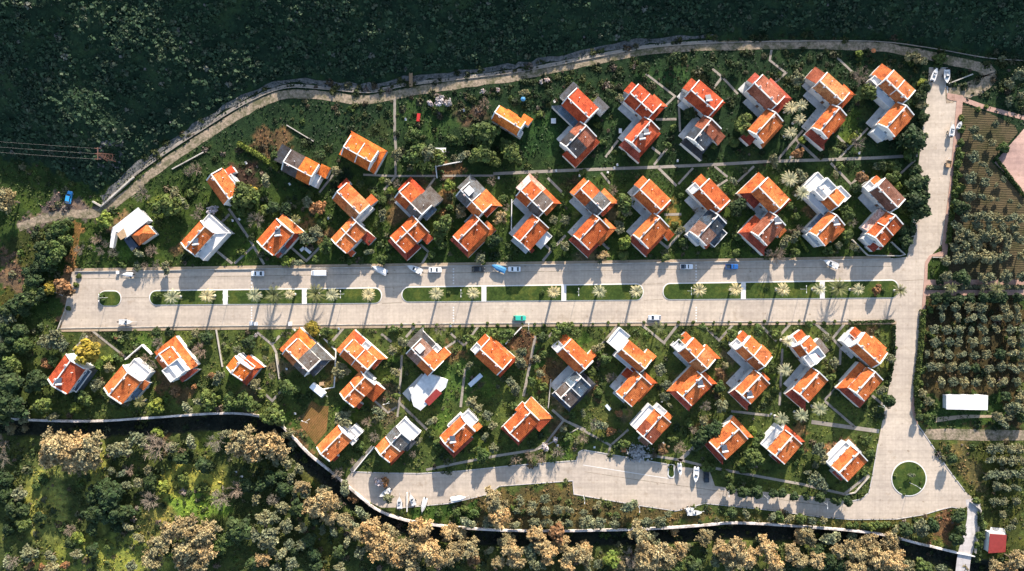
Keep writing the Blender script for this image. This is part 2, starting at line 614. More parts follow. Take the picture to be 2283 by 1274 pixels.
def smooth(pts, n=4):
    out = []
    for i in range(len(pts) - 1):
        p0 = pts[max(i - 1, 0)]; p1 = pts[i]; p2 = pts[i + 1]; p3 = pts[min(i + 2, len(pts) - 1)]
        for k in range(n):
            t = k / n
            out.append(tuple(.5 * (2 * p1[j] + (p2[j] - p0[j]) * t + (2 * p0[j] - 5 * p1[j] + 4 * p2[j] - p3[j]) * t * t + (3 * p1[j] - p0[j] - 3 * p2[j] + p3[j]) * t ** 3) for j in (0, 1)))
    return out + [tuple(pts[-1])]


def strip(b, L, w, z0, z1, mi=0, drape=None, rag=0.0):
    """band of width W along the world line L, from Z0 up to Z1"""
    A, B = offset_line(L, w / 2), offset_line(L, -w / 2)
    if rag:
        A = [(x + random.uniform(-rag, rag), y + random.uniform(-rag, rag)) for x, y in A]
        B = [(x + random.uniform(-rag, rag), y + random.uniform(-rag, rag)) for x, y in B]
    zf = drape or (lambda x, y: 0.0)
    for i in range(len(L) - 1):
        q = [B[i], B[i + 1], A[i + 1], A[i]]
        zz = [zf(*p) for p in q]
        b.hexa([(p[0], p[1], z + z0) for p, z in zip(q, zz)], [(p[0], p[1], z + z1) for p, z in zip(q, zz)], mi)


def sheet(b, L, w, z, mi=0, drape=None, rag=0.0):
    A, B = offset_line(L, w / 2), offset_line(L, -w / 2)
    if rag:
        A = [(x + random.uniform(-rag, rag), y + random.uniform(-rag, rag)) for x, y in A]
        B = [(x + random.uniform(-rag, rag), y + random.uniform(-rag, rag)) for x, y in B]
    zf = drape or (lambda x, y: 0.0)
    i0 = len(b.v)
    for i in range(len(L)):
        b.v += [(B[i][0], B[i][1], z + zf(*B[i])), (A[i][0], A[i][1], z + zf(*A[i]))]
        if i:
            k = i0 + 2 * i
            b.f.append((k - 2, k, k + 1, k - 1)); b.m.append(mi)


# one road polygon: avenue, cross street, turning circle and lower road
ROAD = ([(160, 606), (700, 597.5), (1300, 588.5), (1990, 577)] +
        [(2022, 573), (2033, 520), (2040, 440), (2046, 380), (2057, 290), (2068, 200), (2071, 153), (2112, 153), (2111, 208), (2133, 215), (2118, 400), (2100, 545), (2062, 585), (2060, 620), (2057, 660),
         (2050, 760), (2040, 860), (2031, 905), (2037, 932), (2046, 948)] +
        [(2075, 990), (2112, 1045), (2150, 1095), (2166, 1108), (2160, 1128), (2142, 1136)] +
        [(2135, 1132), (2122, 1129), (2098, 1135), (2060, 1146), (2000, 1156), (1900, 1157), (1835, 1152), (1760, 1142), (1698, 1134), (1571, 1121), (1545, 1128), (1507, 1138), (1427, 1126), (1348, 1113),
         (1279, 1101), (1277, 1071), (1113, 1083), (1089, 1101), (1003, 1121), (889, 1132), (850, 1132), (820, 1118), (798, 1102), (765, 1076), (783, 1053)] +
        [(870, 1056), (934, 1057), (1032, 1051), (1144, 1039), (1285, 1028), (1291, 1008), (1300, 1003), (1400, 1020), (1487, 1035), (1508, 1039), (1582, 1050), (1594, 1084), (1650, 1092), (1750, 1101),
         (1850, 1112), (1897, 1118), (1922, 1112), (1937, 1098), (1945, 1060), (1957, 990), (1975, 900), (1990, 820), (1997, 720)] +
        [(1700, 718), (1000, 722.5), (400, 729), (136, 733), (144, 690), (155, 640)])
flat("road", ROAD, .03, 'road')

# pavements
b = MB(); b.poly(xy([(168, 599), (700, 590.5), (1300, 582), (1985, 571), (1985, 577), (1300, 588.5), (700, 597.5), (166, 605.5)]), .11)
tag(b.build("pavement", M['pave']), kind="structure")
b = MB(); b.poly(xy([(136, 733), (400, 729), (1000, 722.5), (1700, 718), (1998, 716.5), (1999, 723), (1700, 725), (1000, 730), (400, 736.5), (134, 740)]), .11)
tag(b.build("pavement", M['pave']), kind="structure")
b = MB()
RP = [(2133, 215), (2147, 218), (2131, 400), (2112, 560), (2110, 572), (2078, 572), (2068, 590), (2067, 620), (2064, 660), (2058, 760), (2048, 862), (2038, 905), (2044, 930), (2046, 948), (2037, 932),
      (2031, 905), (2040, 860), (2050, 760), (2057, 660), (2060, 620), (2062, 585), (2072, 570), (2100, 560), (2100, 545), (2118, 400)]
b.slab(xy(RP), 0, .13)
b.slab(xy([(2111, 208), (2147, 214), (2147, 219), (2133, 216), (2133, 226), (2118, 224), (2111, 220)]), 0, .135)
tag(b.build("pavement", M['redpave']), kind="structure")
flat("path", [(167, 495), (182, 498), (176, 540), (168, 590), (154, 604), (156, 560), (164, 525)], .05, 'plough')
flat("path", [(2147, 217), (2200, 236), (2283, 258), (2283, 268), (2200, 247), (2147, 228)], .06, 'redpave')
flat("path", [(2066, 624), (2283, 624), (2283, 637), (2066, 637)], .06, 'redpave')
flat("path", [(2064, 647), (2283, 646), (2283, 658), (2064, 660)], .06, 'redpave')
flat("path", [(2048, 958), (2110, 956), (2283, 960), (2283, 982), (2200, 983), (2072, 980)], .05, 'dirt')
flat("path", [(2085, 931), (2150, 925), (2216, 926), (2214, 931), (2150, 933), (2086, 942)], .05, 'pave')
flat("sports_court", [(2300, 268), (2217, 363), (2300, 447)], .06, 'court')
flat("field", [(2140, 232), (2200, 250), (2262, 280), (2270, 296), (2210, 360), (2283, 442), (2283, 626), (2112, 622), (2118, 560)], .025, 'field')
flat("field", [(695, 893), (712, 905), (733, 906), (728, 962), (704, 992), (668, 946)], .025, 'plough')
b = MB(); sheet(b, xy(smooth([(2168, 1112), (2172, 1150), (2163, 1195), (2150, 1240), (2143, 1300)], 5)), 4.6, .05)
tag(b.build("road", M['bridge']), kind="structure")

TRACK = [(-60, 545), (40, 508), (120, 482), (200, 477), (238, 466), (290, 428), (340, 386), (400, 342), (460, 302), (520, 264), (580, 230), (640, 211), (720, 214), (800, 223), (880, 212), (960, 198),
         (1060, 183), (1150, 171), (1250, 151), (1350, 129), (1450, 111), (1550, 104), (1700, 101), (1850, 101), (1950, 104), (2030, 116), (2100, 132), (2160, 144), (2193, 153), (2205, 170), (2190, 188), (2150, 205), (2108, 213)]
b = MB(); sheet(b, xy(smooth(TRACK[1:29], 4)), 3.0, .04, rag=.22); tag(b.build("dirt_track", M['dirt']), kind="structure")
b = MB(); sheet(b, xy(smooth(TRACK[28:], 6)), 5.2, .05, rag=.3); tag(b.build("dirt_track", M['dirt']), kind="structure")
LEDGE = [(228, 450), (300, 383), (380, 326), (450, 281), (540, 226), (630, 189), (720, 191), (820, 199), (900, 184), (1000, 172), (1130, 156), (1200, 145), (1320, 121), (1450, 98), (1600, 88)]
b = MB(); sheet(b, xy(smooth([(x, y - 6) for x, y in LEDGE], 5)), 1.7, .12, drape=hzp, rag=.55); tag(b.build("rock_cutting", M['rock']), kind="structure")
b = MB(); sheet(b, xy(smooth([(x + 2, y + 5) for x, y in LEDGE], 5)), 1.1, .05, rag=.1); tag(b.build("pale_verge", M['path']), kind="structure")
b = MB(); strip(b, xy(smooth([(x + 3, y + 8.5) for x, y in LEDGE] + [(1750, 93), (1950, 93), (2080, 109), (2200, 130), (2283, 136)], 4)), .22, -.2, .35)
tag(b.build("retaining_wall", M['path']), "long low concrete wall following the dirt track below the dark hillside", "wall")
b = MB(); strip(b, xy([(209, 450), (228, 461), (300, 396)]), .5, -.1, .9)
tag(b.build("retaining_wall", M['concrete']), "short angled concrete wall at the left end of the hillside track", "wall")
b = MB(); strip(b, xy([(2112, 188), (2166, 167)]), .35, 0, .8)
tag(b.build("retaining_wall", M['concrete']), "short straight wall beside the two boats at the track's turning loop", "wall")

# medians: kerb slab with a grass bed on it
def capsule(x0, x1, yt0, yt1, yb0, yb1, r0, r1):
    """rounded-end island: top edge yt0..yt1, bottom edge yb0..yb1"""
    p = []
    h0, h1 = (yb0 - yt0) / 2, (yb1 - yt1) / 2
    p += arc(x0 + r0, yt0 + h0, r0, 90, 270, 14, h0) if r0 else [(x0, yb0), (x0, yt0)]
    p += arc(x1 - r1, yt1 + h1, r1, 270, 450, 14, h1) if r1 else [(x1, yt1), (x1, yb1)]
    return p


M['lawn'] = None
t = NT("lawn_grass")
tc = t.n("TexCoord"); v = tc.outputs["Object"]
a = t.mul((.04, .064, .014), t.ramp(t.noise(v, .22, 5, .75), [(.36, (.6, .68, .7)), (.5, (1, 1, 1)), (.64, (1.9, 1.4, 1.3))]))
a = t.mul(a, t.ramp(t.noise(v, 1.7, 7, .75), [(.3, g3(.55)), (.7, g3(1.45))]))
t.bump(t.noise(v, 2.5, 6, .7), .2, .6)
M['lawn'] = t.done(a, .95, .1)

def shrink(pts, d):
    cx = sum(p[0] for p in pts) / len(pts); cy = sum(p[1] for p in pts) / len(pts)
    hx = max(abs(p[0] - cx) for p in pts); hy = max(abs(p[1] - cy) for p in pts)
    return [(cx + (p[0] - cx) * (hx - d) / hx, cy + (p[1] - cy) * (hy - d) / hy) for p in pts]

for kerb_px, x0, x1, yt0, yt1, yb0, yb1, walks in ((2.1, 333, 852, 647, 641, 681, 677, (503, 679)), (2.1, 895, 1435, 639, 632, 674, 670, (1079, 1257)), (2.1, 1477, 2004, 631, 623.5, 669, 665, (1657, 1833)), (1.6, 219, 271, 648, 648, 683, 683, ())):
    pts = capsule(x0, x1, yt0, yt1, yb0, yb1, 17, 17)
    b = MB(); b.slab(xy(pts), 0, .15); tag(b.build("kerb", M['kerb']), kind="structure")
    cuts = [x0] + list(walks) + [x1]
    for i in range(len(cuts) - 1):
        a0, a1 = cuts[i] + (5.5 if i else kerb_px), cuts[i + 1] - (5.5 if i < len(cuts) - 2 else kerb_px)
        f = lambda x, y0, y1: y0 + (y1 - y0) * (x - x0) / (x1 - x0)
        k = kerb_px
        pp = capsule(a0, a1, f(a0, yt0, yt1) + k * 1.25, f(a1, yt0, yt1) + k * 1.25, f(a0, yb0, yb1) - k * .6, f(a1, yb0, yb1) - k * .6, 0 if i else 14, 0 if i < len(cuts) - 2 else 14)
        b = MB(); b.slab(xy(pp), .1, .2); tag(b.build("lawn", M['lawn']), kind="structure")
b = MB(); b.slab(xy(arc(2026, 1067, 39.5, 0, 354, 40)), 0, .15); tag(b.build("kerb", M['kerb']), kind="structure")
b = MB(); b.slab(xy(arc(2026, 1067, 37.3, 0, 354, 40)), .1, .2); tag(b.build("lawn", M['lawn']), kind="structure")
b = MB(); b.slab(xy([(1490, 1035), (1503, 1036), (1505, 1060), (1501, 1066), (1493, 1066), (1488, 1060)]), 0, .15); tag(b.build("kerb", M['kerb']), kind="structure")
b = MB(); b.slab(xy([(1492, 1036), (1501, 1037), (1502.5, 1059), (1499, 1063.5), (1495, 1063.5), (1490.5, 1059)]), .1, .2); tag(b.build("lawn", M['lawn']), kind="structure")
# kerb lines of the lower road and the triangle
for L in ([(889, 1133), (1003, 1122.5), (1089, 1102), (1113, 1084), (1277, 1072), (1279.5, 1102), (1348, 1114), (1427, 1127.5), (1507, 1139.5), (1545, 1129.5), (1571, 1122.5), (1698, 1135.5), (1760, 1143.5), (1835, 1153.5), (1900, 1158.5), (2000, 1157.5), (2060, 1147.5), (2098, 1136), (2122, 1130.5), (2135, 1133.5), (2145, 1141)],
          [(2046, 947), (2075, 989), (2112, 1044), (2150, 1094)], [(1291, 1008), (1300, 1003), (1400, 1020), (1487, 1035)], [(783, 1052), (870, 1055), (934, 1056), (1032, 1050), (1144, 1038), (1285, 1027), (1290, 1008)],
          [(1897, 1118), (1922, 1112), (1937, 1098), (1945, 1060), (1957, 990)], [(2071, 152), (2112, 152), (2112, 208)]):
    b = MB(); strip(b, xy(L), .26, 0, .14); tag(b.build("kerb", M['bridge']), kind="structure")
# joints between the concrete bays
b = MB()
for L in ([(178, 622), (1000, 609), (1990, 594)], [(272, 664), (332, 663)], [(852, 641), (896, 640)], [(852, 677), (896, 675)], [(1435, 634), (1478, 633)], [(1435, 670), (1478, 668)], [(2004, 627), (2058, 624)], [(1303, 1052), (1420, 1070), (1580, 1092), (1840, 1128)]):
    sheet(b, xy(L), .14, .036)
tag(b.build("road_joint", M['dirt']), kind="structure")
# painted lines on the road
b = MB()
sheet(b, xy([(1300, 1037), (1400, 1053), (1490, 1067)]), .2, .04)
for x0, ya, yb in ((561, 598, 640), (1011, 600, 632), (1552, 592, 625)):
    for k in range(6):
        y = ya + (yb - ya) * k / 5
        sheet(b, xy([(x0 - 1.5, y), (x0 + 1.5, y)]), .45, .04)
        y2 = 686 + k * 6
        sheet(b, xy([(x0 - 1.5, y2), (x0 + 1.5, y2)]), .45, .04)
tag(b.build("road_marking", M['kerb']), kind="structure")

# garden paths
PATHS = [(1.1, [(1100, 388), (1180, 384), (1300, 379), (1440, 374), (1600, 367), (1720, 360), (1830, 357), (1960, 352), (2046, 347)])]
PATHS += [(.8, l) for l in (
    [(880, 222), (880, 300), (885, 360)], [(1440, 165), (1505, 215), (1470, 250)], [(1575, 143), (1610, 172), (1585, 205)], [(1610, 172), (1645, 210)], [(1720, 112), (1716, 135), (1752, 163), (1724, 187)],
    [(1865, 128), (1912, 172)], [(1890, 327), (1866, 303)], [(1935, 286), (1870, 354)], [(1790, 291), (1735, 355)], [(1774, 311), (1822, 355)], [(1513, 223), (1516, 294)], [(1493, 324), (1458, 368)],
    [(1453, 329), (1475, 346)], [(1350, 351), (1378, 313)], [(1462, 267), (1508, 266)], [(1468, 375), (1508, 415)], [(1545, 375), (1512, 411)], [(1593, 371), (1622, 395)], [(1681, 371), (1644, 406)],
    [(1598, 416), (1622, 401)], [(1481, 479), (1519, 478)], [(1470, 538), (1488, 553), (1523, 514)], [(1852, 364), (1898, 412), (1926, 382)], [(2040, 357), (2008, 387)], [(510, 465), (556, 533), (589, 590)],
    [(488, 502), (512, 478)], [(523, 588), (565, 549)], [(483, 560), (518, 588)], [(648, 551), (683, 582), (732, 533)], [(650, 452), (626, 480)], [(712, 430), (743, 390)], [(882, 360), (882, 393), (856, 424)],
    [(970, 397), (950, 424)], [(937, 545), (956, 563), (940, 590)], [(1213, 545), (1229, 559), (1210, 582)], [(1229, 559), (1261, 525)], [(1340, 540), (1358, 556)], [(1221, 397), (1259, 435)],
    [(206, 738), (284, 800)], [(195, 749), (162, 782)], [(573, 741), (607, 769), (616, 786), (624, 843)], [(607, 767), (624, 749)], [(577, 865), (607, 894), (626, 873)], [(713, 745), (750, 782)],
    [(850, 745), (873, 763)], [(767, 730), (740, 762)], [(896, 792), (890, 896), (886, 930)], [(890, 898), (953, 959), (960, 975)], [(833, 892), (865, 920), (884, 908)], [(1004, 743), (1035, 771), (1067, 727)],
    [(984, 782), (1016, 761)], [(1037, 822), (1027, 908)], [(1194, 749), (1167, 884)], [(1231, 914), (1257, 937), (1306, 959)], [(1257, 937), (1220, 985), (1195, 1003)],
    [(1195, 1003), (1105, 1017), (1021, 1033), (950, 1048)], [(1264, 940), (1361, 993), (1357, 1012)], [(1364, 991), (1401, 958)], [(1441, 1014), (1517, 1026), (1582, 1042), (1700, 1064), (1788, 1080), (1882, 1102), (1937, 1059)],
    [(1838, 894), (1904, 951)], [(1630, 917), (1718, 927)], [(1430, 724), (1483, 767)], [(1513, 722), (1481, 763)], [(1562, 720), (1603, 759), (1636, 722)], [(1686, 716), (1729, 759), (1766, 718)],
    [(1811, 716), (1856, 755), (1891, 712)], [(1856, 755), (1874, 775), (1872, 814)], [(1744, 778), (1738, 904)], [(1944, 882), (1970, 904)], [(1838, 892), (1866, 863)], [(1380, 722), (1340, 770)], [(1250, 722), (1215, 760)],
    [(936, 717), (905, 752)], [(1100, 392), (880, 393), (810, 390)], [(1783, 318), (1766, 352)], [(1340, 385), (1360, 410)])]
PATHS += [(1.5, [(1547, 998), (1514, 1028)]), (1.5, [(1809, 941), (1960, 962)]), (1.3, [(783, 1051), (832, 996)])]
b = MB()
for i, (w, l) in enumerate(PATHS):
    sheet(b, xy(l), w * random.uniform(.85, 1.1), .05 + .004 * (i % 9))
tag(b.build("path", M['path']), kind="structure")

# ------------------------------------------------------------------ walls
def wall(pts, w, h, m, label, z0=-.2, name="garden_wall", cat="wall", group=None):
    b = MB(); strip(b, xy(pts), w, z0, h)
    return tag(b.build(name, M[m]), label, cat, group)


wall([(168, 606), (700, 598), (1300, 589), (1990, 577.5)], .28, .4, 'concrete', "long low wall along the upper edge of the avenue")
wall([(136, 732), (400, 728), (1000, 721.5), (1700, 717), (1990, 715.5)], .28, .28, 'concrete', "long low wall along the lower edge of the avenue")
i0, i1 = 1, len(DITCH) - 2
b = MB(); strip(b, smooth([tuple(p) for p in DITCH[i0 + 1:i1 - 2]], 4), .7, -3.4, .75, rag=.06)
tag(b.build("canal_wall", M['stained']), "long white painted wall curving along the dark drainage channel", "wall")
for pts, h, lab in (
        ([(284, 801), (321, 769), (342, 790)], 1.6, "angled white wall between the two orange houses at the left below the avenue"),
        ([(483, 735), (497, 818)], .7, "thin pale wall left of the small square orange house"),
        ([(616, 790), (624, 845)], .8, "pale garden wall left of the half grey house below the avenue"),
        ([(713, 745), (750, 782), (746, 863), (720, 868)], .8, "cream wall wrapping the yellow garden beside the half grey house"),
        ([(1163, 729), (1127, 767)], 1.2, "white wall of the brown triangular yard below the teal car"),
        ([(1228, 845), (1222, 910)], .9, "thin wall left of the grey roofed house below the avenue"),
        ([(1141, 445), (1140, 515)], .8, "thin white wall left of the pair with the pink lean-to"),
        ([(975, 398), (972, 372), (1030, 361)], 1.0, "cream wall around the brown yard under the dark trees"),
        ([(1898, 535), (1933, 570), (2005, 571), (2015, 568), (1985, 540)], .9, "pale wall fencing the dark garden at the avenue's right corner"),
        ([(1200, 1002), (1290, 955)], .2, "low kerb wall beside the path above the lower road's left arm"),
        ([(2162, 1118), (2184, 1136), (2180, 1175), (2172, 1232)], .9, "curved pale parapet on the right side of the canal bridge"),
        ([(2130, 1232), (2172, 1240)], .6, "short white parapet of the channel under the bridge road"),
        ([(908, 1098), (908, 1140)], .8, "short white wall beside the boats at the lower road's left end"),
        ([(128, 742), (146, 695)], .7, "pale slanting wall at the avenue's lower left corner"),
        ([(106, 645), (150, 662)], .6, "thin pale wall among the dark trees left of the avenue"),
        ([(790, 1050), (835, 995)], .9, "brown garden wall right of the house with the white side terrace"),
        ([(2078, 574), (2110, 574)], .4, "low pale wall at the corner of the brown field"),
        ([(1937, 1062), (1905, 1098), (1884, 1103)], .6, "low pale wall round the last bottom row garden by the turning circle"),
        ([(385, 378), (455, 340)], .6, "thin pale wall among bare shrubs below the hillside track"),
        ([(640, 280), (700, 316)], .6, "thin pale wall right of the round brown soil patch"),
):
    wall(pts, .3, h, 'white' if 'white' in lab or 'cream' in lab else 'concrete', lab)

# ------------------------------------------------------------------ houses
def window_mesh():
    b = MB()
    w, h, d = 1.1, 1.2, .06
    for x0, x1, z0, z1 in ((-w / 2, w / 2, -h / 2, -h / 2 + .09), (-w / 2, w / 2, h / 2 - .09, h / 2), (-w / 2, -w / 2 + .09, -h / 2 + .09, h / 2 - .09), (w / 2 - .09, w / 2, -h / 2 + .09, h / 2 - .09), (-.03, .03, -h / 2 + .09, h / 2 - .09)):
        b.box(x0, x1, 0, d, z0, z1, 0)
    b.face([(-w / 2 + .05, .02, -h / 2 + .05), (w / 2 - .05, .02, -h / 2 + .05), (w / 2 - .05, .02, h / 2 - .05), (-w / 2 + .05, .02, h / 2 - .05)][::-1], 1)
    b.box(-w / 2 - .1, w / 2 + .1, -.01, .16, -h / 2 - .1, -h / 2 - .003, 0)
    return b.mesh("window", [M['frame'], M['glass']])


def door_mesh():
    b = MB()
    b.box(-.5, .5, 0, .06, 0, 2.1, 0)
    b.box(-.58, -.503, 0, .09, 0, 2.18, 1); b.box(.503, .58, 0, .09, 0, 2.18, 1); b.box(-.5, .5, 0, .09, 2.103, 2.18, 1)
    b.box(.36, .42, .06, .12, .98, 1.04, 1)
    return b.mesh("door", [M['door'], M['frame']])


def chimney_mesh():
    b = MB()
    b.box(-.3, .3, -.22, .22, -.6, .75, 0)
    b.box(-.37, .37, -.29, .29, .753, .87, 0)
    b.box(-.2, -.02, -.12, .12, .873, 1.0, 1); b.box(.04, .22, -.12, .12, .873, 1.0, 1)
    return b.mesh("chimney", [M['white'], M['o']])


def heater_mesh():
    b = MB()   # solar water heater: tilted collector and white tank
    b.hexa([(-.9, -1.2, .25), (.9, -1.2, .25), (.9, .6, .95), (-.9, .6, .95)], [(-.9, -1.22, .33), (.9, -1.22, .33), (.9, .58, 1.03), (-.9, .58, 1.03)], 0)
    b.tube((-1.0, .85, 1.05), (1.0, .85, 1.05), .3, .3, 10, 1)
    for x in (-.8, .8):
        b.tube((x, .6, -.4), (x, .6, .95), .04, .04, 4, 2); b.tube((x, -1.1, -.4), (x, -1.1, .27), .04, .04, 4, 2)
    return b.mesh("solar_heater", [M['panel'], M['white'], M['metal']])


WINDOW, DOOR, CHIM, HEAT = window_mesh(), door_mesh(), chimney_mesh(), heater_mesh()
VIEWS = dict(A=(400, 340, 4.55), B=(700, 360, 4.55), C=(1050, 360, 4.55), D=(1400, 360, 4.55), E=(1700, 340, 4.55), F=(1060, 140, 4.9), G=(1350, 120, 4.55), I=(1780, 60, 3.54),
             J=(60, 700, 4.9), K=(440, 700, 4.9), M=(700, 700, 4.9), N=(1000, 700, 4.9), O=(1340, 700, 4.9), Q=(1660, 700, 4.9), R=(640, 880, 4.9), S=(950, 860, 4.9), T=(1300, 880, 4.2475),
             V=(1600, 880, 4.2475), Z=(400, 200, 3.034), Y=(850, 200, 3.034), W=(0, 420, 4.55), X=(2000, 130, 2.961), Oc=(1983, 560, 3.353), U=(1883, 900, 3.4075), BL=(0, 900, 3.406),
             BM=(450, 900, 3.406), BB=(900, 1020, 3.805), LF=(0, 560, 3.183), TR=(1700, 60, 4.247), P=(0, 0, 1.0))


def vp(view, x, y):
    a, b, s = VIEWS[view]
    return a + x / s, b + y / s


ZR, ZE, ZL, ZN = 6.9, 5.3, 5.75, 5.0      # ridge, mean eaves, eaves of the wide and of the narrow slope
HOUSES = []          # (world x, y, short reference, radius)


def slope_slab(b, x0, x1, y0, z0, y1, z1, th, mi=0):
    """roof plane between (y0,z0) and (y1,z1), TH thick"""
    q = [(x0, y0, z0), (x1, y0, z0), (x1, y1, z1), (x0, y1, z1)]
    if (y1 - y0) < 0: q = [q[3], q[2], q[1], q[0]]
    b.hexa(q, [(x, y, z + th) for x, y, z in q], mi)


def annex(root, L, wl, wr, spec):
    side, a0, a1, dep, c = spec[:5]
    m0 = spec[5] if len(spec) > 5 else 0
    m1 = spec[6] if len(spec) > 6 else 0
    e0, e1 = m0 * dep, m1 * dep
    W = wl + wr
    if side in 'lr':
        s = 1 if side == 'l' else -1
        yb = wl if side == 'l' else -wr
        f = lambda a, d, e: (-L / 2 + a * L + e, yb + s * d)
    else:
        s = -1 if side == '1' else 1
        f = lambda a, d, e: (s * L / 2 + s * d, -wr + a * W + e)
    p = [f(a0, -.06, 0), f(a1, -.06, 0), f(a1, dep, e1), f(a0, dep, -e0)]      # inner, inner, outer, outer
    ar = sum(p[k][0] * p[(k + 1) % 4][1] - p[(k + 1) % 4][0] * p[k][1] for k in range(4))
    hi = [1, 1, 0, 0]
    if ar < 0: p = p[::-1]; hi = hi[::-1]
    jit = random.uniform(-.12, .12)
    if c == 'c':
        b = MB(); b.hexa([(x, y, 0) for x, y in p], [(x, y, .28 + jit * .3) for x, y in p]); b.build("patio", M['patio'], root)
        return
    if c in 'wK':
        z = 3.1 + jit
        b = MB(); b.hexa([(x, y, 0) for x, y in p], [(x, y, z) for x, y in p]); b.build("terrace", M['terrace'] if c == 'w' else M['s'], root)
        b = MB()
        # parapet on the three outer sides
        cx = sum(q[0] for q in p) / 4; cy = sum(q[1] for q in p) / 4
        for k in range(4):
            k2 = (k + 1) % 4
            if hi[k] and hi[k2]: continue
            A, B = Vector(p[k]), Vector(p[k2])
            d = (B - A).normalized(); n = Vector((d.y, -d.x))
            A2, B2 = A - n * .2 + d * .0, B - n * .2
            q = [A + n * .004, B + n * .004, B2, A2]
            b.hexa([(v.x, v.y, z + .003 * k) for v in q], [(v.x, v.y, z + .45 + .003 * k) for v in q])
        b.build("parapet", M['white'], root)
        return
    zl, zh = 2.75 + jit, min(2.75 + jit + .38 * dep, 4.3)
    zz = [zh if k else zl for k in hi]
    b = MB()
    b.hexa([(x, y, 0) for x, y in p], [(x, y, z - .05) for (x, y), z in zip(p, zz)])
    b.build("annex_wall", M['white'], root)
    b = MB()
    c4 = Vector((sum(q[0] for q in p) / 4, sum(q[1] for q in p) / 4))
    pp = []
    for (x, y), k in zip(p, hi):
        v = Vector((x, y))
        pp.append((x, y) if k else tuple(v + (v - c4).normalized() * .25))
    b.hexa([(x, y, z - .045 - (0 if k else .05)) for (x, y), z, k in zip(pp, zz, hi)], [(x, y, z + .12 - (0 if k else .05)) for (x, y), z, k in zip(pp, zz, hi)])
    r = b.build("lean_to_roof", M[c], root)


